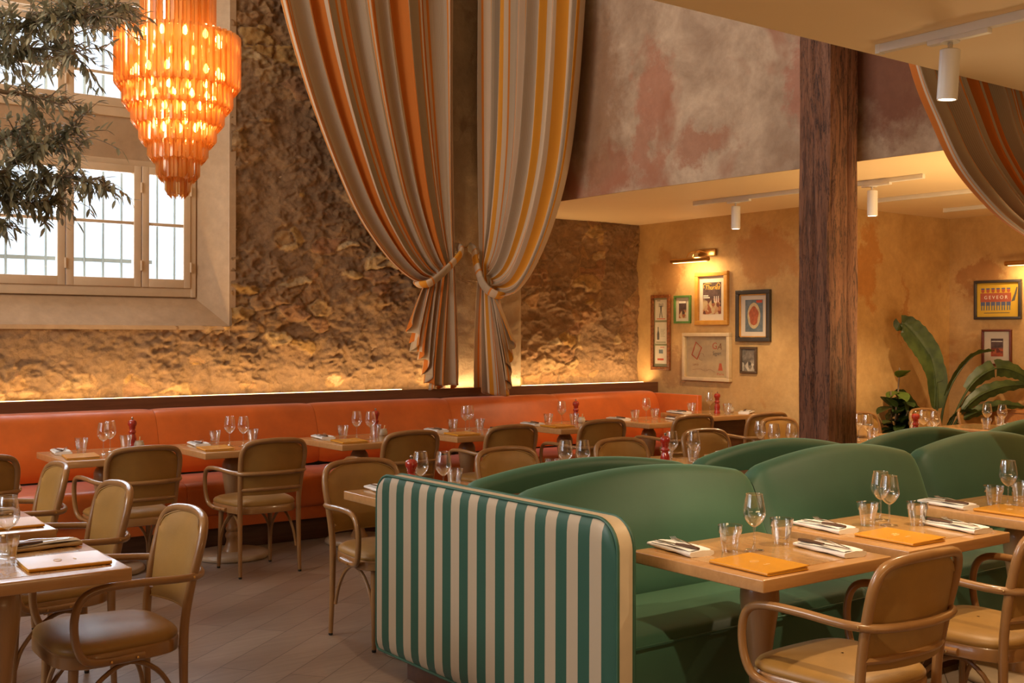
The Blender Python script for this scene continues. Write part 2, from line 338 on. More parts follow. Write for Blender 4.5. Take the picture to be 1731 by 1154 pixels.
# ------------------------------------------------------------------ mesh helpers
class MB:
    def __init__(s): s.v = []; s.f = []; s.uv = None
    def add(s, vs, fs):
        o = len(s.v); s.v += [tuple(v) for v in vs]; s.f += [tuple(i + o for i in f) for f in fs]; return s
    def box(s, x0, x1, y0, y1, z0, z1, bev=0):
        if bev:
            bm = bmesh.new(); bmesh.ops.create_cube(bm, size=1)
            for v in bm.verts: v.co = Vector(((x0 + x1) / 2 + v.co.x * (x1 - x0), (y0 + y1) / 2 + v.co.y * (y1 - y0), (z0 + z1) / 2 + v.co.z * (z1 - z0)))
            bmesh.ops.bevel(bm, geom=bm.edges[:], offset=bev, segments=3, affect='EDGES', profile=.5)
            bm.verts.index_update(); s.add([v.co[:] for v in bm.verts], [[v.index for v in f.verts] for f in bm.faces]); bm.free(); return s
        s.add([(x0, y0, z0), (x1, y0, z0), (x1, y1, z0), (x0, y1, z0), (x0, y0, z1), (x1, y0, z1), (x1, y1, z1), (x0, y1, z1)],
              [(0, 3, 2, 1), (4, 5, 6, 7), (0, 1, 5, 4), (1, 2, 6, 5), (2, 3, 7, 6), (3, 0, 4, 7)]); return s
    def tube(s, pts, r, n=10, caps=True, closed=False, flat=None):
        pts = [Vector(p) for p in pts]; m = len(pts); rs = r if isinstance(r, (list, tuple)) else [r] * m
        tg = []
        for i in range(m):
            a = pts[i - 1] if (i > 0 or closed) else pts[0]; b = pts[(i + 1) % m] if (i < m - 1 or closed) else pts[-1]
            t = (b - a); tg.append(t.normalized() if t.length > 1e-9 else Vector((0, 0, 1)))
        up = Vector((0, 0, 1)) if abs(tg[0].z) < .9 else Vector((1, 0, 0))
        nrm = (up - tg[0] * up.dot(tg[0])).normalized(); vs = []
        for i in range(m):
            nrm = (nrm - tg[i] * nrm.dot(tg[i])); nrm = nrm.normalized() if nrm.length > 1e-6 else tg[i].orthogonal().normalized()
            bi = tg[i].cross(nrm)
            for k in range(n):
                a = 2 * PI * k / n; fx, fy = (1, 1) if not flat else flat
                vs.append(pts[i] + (nrm * math.cos(a) * fx + bi * math.sin(a) * fy) * rs[i])
        fs = []
        for i in range(m if closed else m - 1):
            for k in range(n):
                a = i * n + k; b = i * n + (k + 1) % n; c = ((i + 1) % m) * n + (k + 1) % n; d = ((i + 1) % m) * n + k
                fs.append((a, b, c, d))
        if caps and not closed: fs.append(tuple(range(n - 1, -1, -1))); fs.append(tuple((m - 1) * n + k for k in range(n)))
        return s.add(vs, fs)
    def lathe(s, prof, n=24, cx=0, cy=0, closed=True, scal=None, phase=0):
        vs = []; 
        for (r, z) in prof:
            for k in range(n):
                a = 2 * PI * k / n + phase; q = scal(k, z) if scal else 1
                vs.append((cx + r * q * math.cos(a), cy + r * q * math.sin(a), z))
        fs = []
        for i in range(len(prof) - 1):
            for k in range(n): fs.append((i * n + k, i * n + (k + 1) % n, (i + 1) * n + (k + 1) % n, (i + 1) * n + k))
        if closed: fs.append(tuple(range(n - 1, -1, -1))); fs.append(tuple((len(prof) - 1) * n + k for k in range(n)))
        return s.add(vs, fs)
    def grid(s, P, flip=False):
        """P[i][j] array of points"""
        P = np.asarray(P); a, b = P.shape[:2]; idx = np.arange(a * b).reshape(a, b)
        f = np.stack([idx[:-1, :-1], idx[1:, :-1], idx[1:, 1:], idx[:-1, 1:]], -1).reshape(-1, 4)
        if flip: f = f[:, ::-1]
        return s.add(P.reshape(-1, 3).tolist(), f.tolist())
    def poly(s, pts, z0, z1):
        n = len(pts)
        return s.add([(x, y, z0) for x, y in pts] + [(x, y, z1) for x, y in pts], [tuple(range(n - 1, -1, -1)), tuple(range(n, 2 * n))] + [(i, (i + 1) % n, n + (i + 1) % n, n + i) for i in range(n)])
    def build(s, name, mat, parent=None, smooth=True, loc=None, angle=40):
        me = bpy.data.meshes.new(name); me.from_pydata(s.v, [], s.f); me.update()
        bm = bmesh.new(); bm.from_mesh(me); bmesh.ops.recalc_face_normals(bm, faces=bm.faces); bm.to_mesh(me); bm.free()
        me.materials.append(MT[mat] if isinstance(mat, str) else mat)
        o = bpy.data.objects.new(name, me); COL.objects.link(o)
        if smooth:
            me.shade_smooth()
            try: me.set_sharp_from_angle(angle=math.radians(angle))
            except Exception: pass
        if parent: o.parent = parent
        if loc is not None: o.location = loc
        return o
def tag(o, label=None, cat=None, group=None, kind=None):
    if label: o['label'] = label
    if cat: o['category'] = cat
    if group: o['group'] = group
    if kind: o['kind'] = kind
    return o
def empty(name, loc=(0, 0, 0), rz=0, label=None, cat=None, group=None):
    o = bpy.data.objects.new(name, None); COL.objects.link(o); o.location = loc; o.rotation_euler = (0, 0, rz); o.empty_display_size = .1
    return tag(o, label, cat, group)
def struct(name, mb, mat, parent=None, smooth=False):
    o = mb.build(name, mat, parent, smooth); o['kind'] = 'structure'; return o
KIDS = {}
def copy_tree(o, parent=None):
    c = o.copy(); COL.objects.link(c)
    if parent: c.parent = parent
    for ch in o.children: copy_tree(ch, c)
    return c
def use(proto, loc, rz, label, cat=None, group=None):
    """first call uses the prototype itself, later calls copy it"""
    key = proto.name
    if KIDS.get(key): r = copy_tree(proto)
    else: r = proto; KIDS[key] = 1
    r.location = loc; r.rotation_euler = (0, 0, rz); tag(r, label, cat, group)
    return r
def smoothpath(pts, n=8, closed=False):
    """Catmull-Rom"""
    P = [Vector(p) for p in pts]; out = []; m = len(P)
    for i in range(m if closed else m - 1):
        p0 = P[i - 1] if (i > 0 or closed) else P[0]; p1 = P[i]; p2 = P[(i + 1) % m]; p3 = P[(i + 2) % m] if (i + 2 < m or closed) else P[-1]
        for k in range(n):
            t = k / n
            out.append(.5 * ((2 * p1) + (-p0 + p2) * t + (2 * p0 - 5 * p1 + 4 * p2 - p3) * t * t + (-p0 + 3 * p1 - 3 * p2 + p3) * t ** 3))
    if not closed: out.append(P[-1])
    return out
def text_mesh(s, size, mat, parent, loc, extrude=.0005, shear=0, sx=1.0, rz=0, name='lettering'):
    cu = bpy.data.curves.new('t', 'FONT'); cu.body = s; cu.size = size; cu.extrude = extrude; cu.shear = shear; cu.align_x = 'CENTER'; cu.align_y = 'CENTER'
    to = bpy.data.objects.new('t', cu); COL.objects.link(to)
    dg = bpy.context.evaluated_depsgraph_get(); me = bpy.data.meshes.new_from_object(to.evaluated_get(dg))
    bpy.data.objects.remove(to); bpy.data.curves.remove(cu)
    me.materials.clear(); me.materials.append(MT[mat]); me.name = name
    o = bpy.data.objects.new(name, me); COL.objects.link(o); o.parent = parent; o.location = loc; o.scale = (sx, 1, 1); o.rotation_euler = (0, 0, rz)
    return o

# ------------------------------------------------------------------ THE ROOM
H = 2.665
XW, YB = 8.10, 8.70           # picture wall, stone wall
struct('floor', MB().box(-3.7, 11.0, -2.7, 9.0, -.12, 0), 'floor')
# stone wall: displaced rubble surface right of the window bay, plus below it
def vnoise(x, z, cell, seed):
    r = np.random.default_rng(seed).random((256, 256)); gx = x / cell + 50; gz = z / cell + 50
    ix = np.floor(gx).astype(int); iz = np.floor(gz).astype(int); fx = gx - ix; fz = gz - iz
    fx = fx * fx * (3 - 2 * fx); fz = fz * fz * (3 - 2 * fz); a = lambda i, j: r[i % 256, j % 256]
    return (a(ix, iz) * (1 - fx) + a(ix + 1, iz) * fx) * (1 - fz) + (a(ix, iz + 1) * (1 - fx) + a(ix + 1, iz + 1) * fx) * fz
def fb(x, z, cell, seed):
    a = .6; c, s = math.cos(a + seed), math.sin(a + seed)
    v = .6 * vnoise(x * c - z * s, x * s + z * c, cell, seed)
    c, s = math.cos(2.1 + seed), math.sin(2.1 + seed)
    return v + .4 * vnoise(x * c - z * s, x * s + z * c, cell * .55, seed + 100)
def stone_wall():
    st = .0108
    xs = np.arange(1.1, XW + .02, st); zs = np.arange(.86, 5.3, st)
    X, Z = np.meshgrid(xs, zs, indexing='ij')
    wx = X + .10 * (fb(X, Z, .15, 1) - .5) + .03 * (fb(X, Z, .05, 11) - .5); wz = Z + .075 * (fb(X, Z, .12, 2) - .5) + .025 * (fb(X, Z, .04, 12) - .5)
    cw, chh = .27, .125
    jit = np.random.default_rng(5).random((400, 400, 3))
    gx = wx / cw; gz = wz / chh; ix = np.floor(gx).astype(int); iz = np.floor(gz).astype(int)
    F1 = np.full(X.shape, 9.); F2 = np.full(X.shape, 9.); ID = np.zeros(X.shape)
    for dx in (-1, 0, 1):
        for dz in (-1, 0, 1):
            j = jit[(ix + dx) % 400, (iz + dz) % 400]
            px = ix + dx + .5 + (j[..., 0] - .5) * .9; pz = iz + dz + .5 + (j[..., 1] - .5) * .9
            d = np.sqrt(((gx - px) * 1.05) ** 2 + (gz - pz) ** 2) * (.65 + .8 * j[..., 2])
            new = d < F1; F2 = np.where(new, F1, np.minimum(F2, d)); ID = np.where(new, j[..., 2] * 7.13 % 1, ID); F1 = np.where(new, d, F1)
    e = np.clip((F2 - F1) / .20, 0, 1) ** .7
    soft = fb(X, Z, .5, 21); soft = np.clip((soft - .38) * 4, .15, 1)       # some stretches are smeared with mortar
    tilt = (F1 - .4) * .02 * (ID - .2)
    h = e * (.012 + .034 * (ID - .25)) * soft + tilt
    rid = 1 - np.abs(2 * fb(X, Z * 1.6, .13, 51) - 1); rid2 = 1 - np.abs(2 * fb(X, Z * 1.7, .05, 52) - 1)
    patch = np.clip((fb(X, Z, .35, 61) - .40) * 4, 0, 1)
    h = h + .022 * rid ** 3 * patch + .012 * rid2 ** 3 * (.3 + .7 * patch) - .01
    rough = (fb(X, Z, .18, 3) - .5) * .035 + (fb(X, Z * 1.3, .06, 4) - .5) * .018 + (fb(X, Z * 1.7, .028, 6) - .5) * .010
    h = (h + rough) * 1.25
    Y = YB - h
    n = X.size; idx = np.arange(n).reshape(X.shape)
    q = np.stack([idx[:-1, :-1], idx[1:, :-1], idx[1:, 1:], idx[:-1, 1:]], -1)
    cxm = X[:-1, :-1]; czm = Z[:-1, :-1]
    keep = ~((cxm < 3.585) & (czm > 1.57)); q = q[keep]
    me = bpy.data.meshes.new('wall_back'); co = np.stack([X, Y, Z], -1).reshape(-1, 3)
    me.vertices.add(n); me.vertices.foreach_set('co', co.ravel())
    me.loops.add(q.size); me.loops.foreach_set('vertex_index', q.ravel().astype(np.int32))
    me.polygons.add(len(q)); me.polygons.foreach_set('loop_start', np.arange(0, q.size, 4, dtype=np.int32))
    me.update(calc_edges=True); me.validate()
    at = me.attributes.new('stone', 'FLOAT', 'POINT'); val = np.where((e > .35) & (soft > .4), ID, .12 + .12 * vnoise(X, Z, .2, 9)); at.data.foreach_set('value', val.ravel().astype(np.float32))
    me.materials.append(MT['stone']); me.shade_smooth()
    o = bpy.data.objects.new('wall_back', me); COL.objects.link(o); o['kind'] = 'structure'
stone_wall()
b = MB(); b.box(-3.7, XW + .3, YB + .03, YB + .3, -.1, 1.56); b.box(3.62, XW + .3, YB + .03, YB + .3, 1.56, 6.0); b.box(-3.7, 1.12, YB, YB + .3, .0, 6.0)
struct('wall_back', b, 'plaster_bay')
# window bay: splayed plaster reveals, sill, infill panels between the windows
YWN = 8.95
b = MB()
b.add([(1.1, 8.69, 1.575), (3.592, 8.69, 1.575), (3.40, YWN + .01, 1.815), (1.1, YWN + .01, 1.815), (1.1, 9.2, 1.5), (3.6, 9.2, 1.5)], [(0, 1, 2, 3)])
b.box(1.1, 3.6, 8.68, 8.72, 1.545, 1.577)
b.add([(3.592, 8.69, 1.5), (3.592, 8.69, 5.6), (3.392, YWN + .01, 5.6), (3.392, YWN + .01, 1.5)], [(0, 1, 2, 3)])
b.box(1.1, 3.42, YWN, YWN + .12, 2.885, 3.215); b.box(1.1, 3.42, YWN, YWN + .12, 3.975, 4.10); b.box(1.1, 3.42, YWN + .0, YWN + .12, 1.60, 1.83)
b.box(3.385, 3.64, YWN - .002, YWN + .12, 1.6, 5.6); b.box(1.0, 1.12, 8.69, YWN + .1, 1.56, 5.6)
b.box(3.585, 3.64, 8.68, 8.75, 1.56, 5.6)
struct('trim_1', b, 'plaster_bay')
# ledge above the banquette with the light strip, pilaster
b = MB(); b.box(1.1, XW, 8.40, 8.46, .93, 1.032, .004); b.box(1.1, XW, 8.46, 8.72, .93, 1.012)
struct('trim_2', b, 'walnut_red')
b = MB()
def pilaster():
    P = []
    for i, z in enumerate(np.linspace(1.01, 5.4, 180)):
        row = []
        xl = 5.62; xr = 6.06 + (.42 if z < 2.0 else 0) * 1.0
        for k, (x, y) in enumerate([(xl, 8.72)] + [(xl, 8.60)] + [(xl + (xr - xl) * t, 8.585) for t in np.linspace(.04, .96, 22)] + [(xr, 8.60), (xr, 8.72)]):
            d = (random.random() - .5) * .008 + .012 * (float(vnoise(np.array(x), np.array(z), .12, 31)) - .5)
            row.append((x + (d if k in (1, 24) else 0), y + d, z))
        P.append(row)
    return P
struct('trim_3', MB().grid(pilaster()), 'pilaster', smooth=True)

# picture wall, recess wall, far wall
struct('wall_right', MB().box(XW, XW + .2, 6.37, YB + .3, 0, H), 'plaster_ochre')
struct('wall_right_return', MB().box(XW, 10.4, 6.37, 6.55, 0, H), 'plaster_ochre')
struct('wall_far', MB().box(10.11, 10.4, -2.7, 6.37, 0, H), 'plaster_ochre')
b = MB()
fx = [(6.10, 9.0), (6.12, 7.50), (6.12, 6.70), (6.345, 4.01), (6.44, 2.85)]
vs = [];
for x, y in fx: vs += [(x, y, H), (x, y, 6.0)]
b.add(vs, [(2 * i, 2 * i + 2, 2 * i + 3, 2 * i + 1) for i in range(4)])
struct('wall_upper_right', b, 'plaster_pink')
# low ceilings: over the picture gallery, over the near room
b = MB(); pts = [(x + .012, y) for x, y in fx] + [(10.4, 2.85), (10.4, 9.0)]; b.poly(pts, H, H + .2)
struct('ceiling_gallery', b, 'ceiling')
b = MB(); b.box(-3.7, 10.4, -2.7, 2.845, H, H + .25); struct('ceiling_near', b, 'ceiling')
b = MB(); b.box(-3.7, 6.5, 2.7, 2.84, H + .2, 6.0); struct('wall_upper_near', b, 'ceiling')
b = MB(); b.box(-3.7, 6.6, 2.7, 9.2, 6.0, 6.2); struct('ceiling', b, 'ceiling')
# left wall with two window openings, rear wall
b = MB(); b.box(-3.7, -3.5, -2.7, 9.0, 0, 1.6); b.box(-3.7, -3.5, -2.7, 2.6, 1.6, 6); b.box(-3.7, -3.5, 4.6, 4.9, 1.6, 6); b.box(-3.7, -3.5, 7.5, 9.0, 1.6, 6); b.box(-3.7, -3.5, 2.6, 7.5, 5.4, 6)
struct('wall_left', b, 'darkroom')
b = MB(); b.box(-3.7, 10.4, -2.7, -2.5, 0, H); struct('wall_near', b, 'darkroom')

for k, (y0, y1) in enumerate(((2.6, 4.6), (4.9, 7.5))):
    b = MB()
    for y in np.linspace(y0, y1, 4): b.box(-3.64, -3.58, max(y0, y - .035), min(y1, y + .035), 1.6, 5.4)
    for z in (1.6, 2.5, 3.45, 4.4, 5.34): b.box(-3.635, -3.585, y0, y1, z, z + .06)
    struct('window_%d' % (k + 4), b, 'winframe')
# windows in the bay
def window(name, z0, z1, muntins, xs):
    root = empty(name, (0, 0, 0)); root['kind'] = 'structure'
    b = MB(); y0, y1 = YWN - .035, YWN + .05
    b.box(xs[0] - .04, xs[-1] + .004, y0 + .012, y1, z0, z0 + .075, .004); b.box(xs[0] - .04, xs[-1] + .004, y0 + .012, y1, z1 - .045, z1, .004); b.box(xs[-1] + .001, xs[-1] + .045, y0 + .010, y1, z0 - .002, z1 + .002, .004)
    b.build('frame', 'winframe', root)
    for i in range(len(xs) - 1):
        a, c = xs[i] + .003, xs[i + 1] - .003
        s = MB(); st = .058
        zz0, zz1 = z0 + .072, z1 - .045
        s.box(a, a + st, y0, y1 - .02, zz0, zz1, .005); s.box(c - st, c, y0, y1 - .02, zz0, zz1, .005)
        s.box(a + st - .003, c - st + .003, y0, y1 - .02, zz0, zz0 + .07, .005); s.box(a + st - .003, c - st + .003, y0, y1 - .02, zz1 - .06, zz1, .005)
        for zm in muntins: s.box(a + st - .004, c - st + .004, y0 + .01, y1 - .03, zm - .012, zm + .012, .004)
        sash = s.build('sash', 'winframe', root)
        MB().box(a + st - .005, c - st + .005, YWN + .003, YWN + .007, zz0 + .05, zz1 - .05).build('pane', 'pane', sash, False)
        if i in (1, 2, 3):
            for zz in (zz0 + .17, zz1 - .17): MB().tube([(c, y0 - .006, zz - .04), (c, y0 - .006, zz + .04)], .009, 8).build('hinge', 'winframe', sash)
    return root
XS = [1.22, 1.80, 2.374, 2.953, 3.355]
window('window_1', 1.81, 2.885, [2.387], XS)
window('window_2', 3.215, 3.975, [3.545], XS)
window('window_3', 4.10, 4.95, [4.5], XS)
# iron bars outside
bars = empty('window_grille', (2.3, 9.2, 1.7), 0, 'pale blue iron bars outside the stacked windows of the stone wall', 'window bars')
for x in np.arange(1.2, 3.3, .1455):
    for z0, z1 in ((1.75, 2.95), (3.15, 4.05), (4.1, 5.0)): MB().tube([(x + .08 - 2.3, 0, z0 - 1.7), (x + .08 - 2.3, 0, z1 - 1.7)], .0115, 8).build('bar', 'iron', bars)
for z, x1 in ((2.10, 3.13), (2.86, 3.13), (3.24, 3.2), (3.98, 3.2)): MB().box(1.2 - 2.3, x1 - 2.3, -.006, .006, z - 1.715, z - 1.685).build('crossbar', 'iron', bars)
# light strip
led = MB().box(1.15, 5.16, 8.600, 8.618, 1.016, 1.028)
tag(led.build('light_strip', 'led', None, False), 'glowing warm light strip on the ledge left of the curtains', 'light strip', 'light strips on the ledge')
led = MB().box(6.50, 8.08, 8.600, 8.618, 1.016, 1.028)
tag(led.build('light_strip', 'led', None, False), 'glowing warm light strip on the ledge right of the curtains', 'light strip', 'light strips on the ledge')

# timber post
def post():
    P = []
    x0, y0, wx, wy = 5.94, 4.59, .305, .26
    zs = np.linspace(0, 6.0, 200); per = []
    n = 14
    for k in range(n): per.append((k / n, 0, 0, -1))
    for k in range(n): per.append((1, k / n, 1, 0))
    for k in range(n): per.append((1 - k / n, 1, 0, 1))
    for k in range(n): per.append((0, 1 - k / n, -1, 0))
    per.append(per[0])
    for z in zs:
        row = []
        for j, (u, v, nx, ny) in enumerate(per):
            jj = j % (4 * n); s = (j % n) / n
            x = x0 + u * wx; y = y0 + v * wy
            cx_, cy_ = x0 + wx / 2, y0 + wy / 2
            if s < .08: x += (cx_ - x) * .06; y += (cy_ - y) * .06
            a = jj / (4 * n) * 12
            d = .016 * (float(vnoise(np.array(a), np.array(z), .55, 41)) - .5) + .010 * (float(vnoise(np.array(a * 3), np.array(z), .3, 42)) - .5)
            if abs(jj - (3 * n + 7)) < 1 or abs(jj - 9) < 1: d -= .014 * min(1, .4 + float(vnoise(np.array(1.), np.array(z), .5, 43)))
            row.append((x + nx * d, y + ny * d, z))
        P.append(row)
    return P
tag(MB().grid(post()).build('timber_post', 'timber', angle=50), 'rough dark brown timber post standing from floor to ceiling behind the green booth', 'post')

# ------------------------------------------------------------------ ORANGE BANQUETTE
bq = empty('banquette', (4.7, 7.9, 0), 0, 'long orange leather banquette below the stone wall', 'banquette')
SE = [.6, 1.52, 2.789, 4.058, 5.338, 6.55, 7.80]
O = Vector((4.7, 7.9, 0))
def loc_(p): return [(a[0] - O.x, a[1] - O.y, a[2]) for a in p]
def cushion(x0, x1, sec, bulge, n=24, seam=.5, zarch=None, endround=1.0):
    """sweep a y-z section between x0 and x1, its edge pulled in near both seams"""
    P = []
    cy = sum(p[0] for p in sec) / len(sec); cz = sum(p[1] for p in sec) / len(sec)
    for i in range(n + 1):
        u = -1 + 2 * i / n; u = math.copysign(1 - (1 - abs(u)) ** 1.6, u) if abs(u) < 1 else u
        k = 1 - bulge * abs(u) ** seam_pow
        row = []
        for (y, z) in sec:
            zz = z
            if zarch: zz = zarch(u, z)
            row.append((x0 + (x1 - x0) * (u + 1) / 2, cy + (y - cy) * k, cz + (zz - cz) * (k if not zarch else 1)))
        P.append(row)
    return P
seam_pow = 14
back_sec = [(8.36, .50), (8.03, .50), (8.01, .56), (8.02, .68), (8.06, .80), (8.09, .875), (8.115, .92), (8.16, .952), (8.22, .962), (8.30, .955), (8.38, .93)]
seat_sec = [(8.10, .25), (7.50, .25), (7.475, .28), (7.47, .40), (7.475, .45), (7.50, .475), (7.56, .487), (7.80, .492), (8.06, .485)]
back_sec = [tuple(p[1:]) for p in smoothpath([(0, *p) for p in back_sec[1:]], 3)] + [(8.39, .50)]
seat_sec = [tuple(p[1:]) for p in smoothpath([(0, *p) for p in seat_sec[1:]], 3)] + [(8.10, .30)]
for i in range(len(SE) - 1):
    x0, x1 = SE[i], SE[i + 1]
    o = MB().grid([loc_(r) for r in cushion(x0 + .001, x1 - .001, back_sec, .05)]); 
    o.build('back_cushion', 'orange', bq, angle=60)
    MB().grid([loc_(r) for r in cushion(x0 + .001, x1 - .001, seat_sec, .04)]).build('seat_cushion', 'orange', bq, angle=60)
b = MB().box(.6 - O.x, 7.80 - O.x, 7.50 - O.y, 8.0 - O.y, .16, .262, .004); b.build('lower_panel', 'orange', bq)
b = MB().box(.6 - O.x, 7.78 - O.x, 7.545 - O.y, 8.0 - O.y, .0, .165, .003); b.build('plinth', 'walnut', bq)
b = MB().box(7.80 - O.x, 7.86 - O.x, 7.55 - O.y, 8.38 - O.y, 0, .94, .01); b.build('end_panel', 'orange', bq)

# ------------------------------------------------------------------ GREEN BOOTH
gb = empty('booth_bench', (5.0, 3.6, 0), 0, 'double sided green velvet booth bench with a green and cream striped end', 'booth bench')
O = Vector((5.0, 3.6, 0))
GX = [2.60, 3.945, 5.22, 6.48, 7.76]
def booth_back(x0, x1, sgn, yf, yb, zlow, ztop_end, ztop_mid):
    """one arched back: face at yf (bottom) leaning towards the middle"""
    n = 40; rows = []
    for i in range(n + 1):
        t = i / n; u = -1 + 2 * t
        u = math.copysign(1 - (1 - abs(u)) ** 1.5, u)
        zt = ztop_end + (ztop_mid - ztop_end) * math.cos(u * PI / 2) ** .85
        edge = abs(u) ** 22
        corner = .045 * max(0, (abs(u) - .86) / .14) ** 2.2
        ztop = zt - corner
        bul = .035 * (1 - abs(u) ** 3) - .028 * edge
        sec = []
        H_ = ztop - zlow
        lean = .17
        for k, (fz, fy) in enumerate([(0, .02), (.10, 0), (.3, .03), (.55, .075), (.78, .115), (.90, .14), (.955, .155), (.985, .172), (1.0, .198), (.985, .225), (.95, .24), (.88, .247), (.6, .25), (.2, .25)]):
            y = yf + sgn * (fy - bul * min(1, max(0, (1 - abs(fz - .55) * 1.6))))
            sec.append((0, y, zlow + fz * H_))
        sec = smoothpath(sec, 3)
        rows.append([(x0 + (x1 - x0) * (u + 1) / 2 - O.x, p[1] - O.y, p[2]) for p in sec])
    return rows
for i in range(4):
    x0, x1 = GX[i] + .001, GX[i + 1] - .001
    ze, zm = (.88, .955) if i == 0 else (.888, .972)
    MB().grid(booth_back(x0, x1, 1, 3.31, 3.5, .44, ze, zm)).build('back_cushion', 'green', gb, angle=60)
    MB().grid(booth_back(x0, x1, -1, 4.06, 3.86, .44, ze, zm)).build('back_cushion', 'green', gb, angle=60)
    for sg, yf, yb in ((1, 2.84, 3.36), (-1, 4.38, 4.02)):
        sec = [(yf, .19), (yf - sg * .012, .30), (yf - sg * .008, .40), (yf + sg * .012, .445), (yf + sg * .05, .468), (yf + sg * .2, .478), (yb, .47)]
        sec = [tuple(p[1:]) for p in smoothpath([(0, *p) for p in sec], 4)] + [(yb, .22)]
        P = [[(a - O.x, b_ - O.y, c) for a, b_, c in r] for r in cushion(x0, x1, sec, .02)]
        sc = MB().grid(P).build('seat_cushion', 'green', gb, angle=60)
        MB().tube([(x0 - O.x + .01, yf - sg * .012 - O.y, .435), (x1 - O.x - .01, yf - sg * .012 - O.y, .435)], .0045, 6).build('piping', 'green_pipe', sc)
MB().box(2.62 - O.x, 7.7 - O.x, 3.555 - O.y, 3.815 - O.y, .3, .835, .004).build('capping_board', 'walnut_red', gb)
MB().box(2.565 - O.x, 7.7 - O.x, 2.93 - O.y, 4.226 - O.y, 0, .19, .003).build('plinth', 'walnut', gb)
# striped end panel: rounded rectangle in the y-z plane
PY0, PY1, PZ0, PZ1 = 2.795, 4.40, .105, .885
def rrect(y0, y1, z0, z1, rt, rb, n=9):
    pts = []
    for (cy, cz, r, a0) in ((y0 + rb, z0 + rb, rb, PI), (y1 - rb, z0 + rb, rb, 1.5 * PI), (y1 - rt, z1 - rt, rt, 0), (y0 + rt, z1 - rt, rt, .5 * PI)):
        for k in range(n): a = a0 + k / (n - 1) * PI / 2; pts.append((cy + r * math.cos(a), cz + r * math.sin(a)))
    return pts
ep_pts = rrect(PY0, PY1, PZ0, PZ1, .105, .03)
def rr_inset(d): return rrect(PY0 + d, PY1 - d, PZ0 + d, PZ1 - d, .105 - d * .7, .03)
b = MB(); 
ring = lambda pts, x: [(x - O.x, y - O.y, z) for y, z in pts]
b.grid([ring(ep_pts + ep_pts[:1], 2.512), ring(ep_pts + ep_pts[:1], 2.585)])
pan = b.build('end_panel_border', 'cream', gb)
# upholstered striped face, slightly padded
n2 = 64; rows = []; uvs = []
yc = np.linspace(PY0 + .004, PY1 - .004, n2 + 1)
def zlim(y):
    rt = .10; rb = .028; z1 = PZ1 - .004; z0 = PZ0 + .004
    d = min(y - PY0, PY1 - y) - .004
    t = z1 - (rt - math.sqrt(max(0, rt * rt - (rt - d) ** 2)) if d < rt else 0)
    bt = z0 + (rb - math.sqrt(max(0, rb * rb - (rb - d) ** 2)) if d < rb else 0)
    return bt, t
for y in yc:
    lo, hi = zlim(y); row = []
    for k in range(17):
        t = k / 16; t = .5 - .5 * math.cos(t * PI)
        z = lo + (hi - lo) * t; e = min(min(y - PY0, PY1 - y), (z - lo), (hi - z)); pad = .018 * (1 - math.exp(-max(e, 0) / .02))
        row.append((2.512 - pad - O.x, y - O.y, z))
    rows.append(row)
ef = MB().grid(rows).build('end_panel', 'panel', gb)
uvl = ef.data.uv_layers.new(name='UVMap')
for lp in ef.data.loops:
    y = ef.data.vertices[lp.vertex_index].co.y + O.y
    uvl.data[lp.index].uv = ((PY1 - .014 - y) / .1222, 0)
for x in (2.512, 2.585):
    MB().tube([(x - O.x, y - O.y, z) for y, z in ep_pts], .0065, 8, closed=True).build('piping', 'green_pipe', pan)
b = MB(); b.add(ring(ep_pts, 2.584), [tuple(range(len(ep_pts)))]); b.build('end_panel_inner_face', 'green', gb)

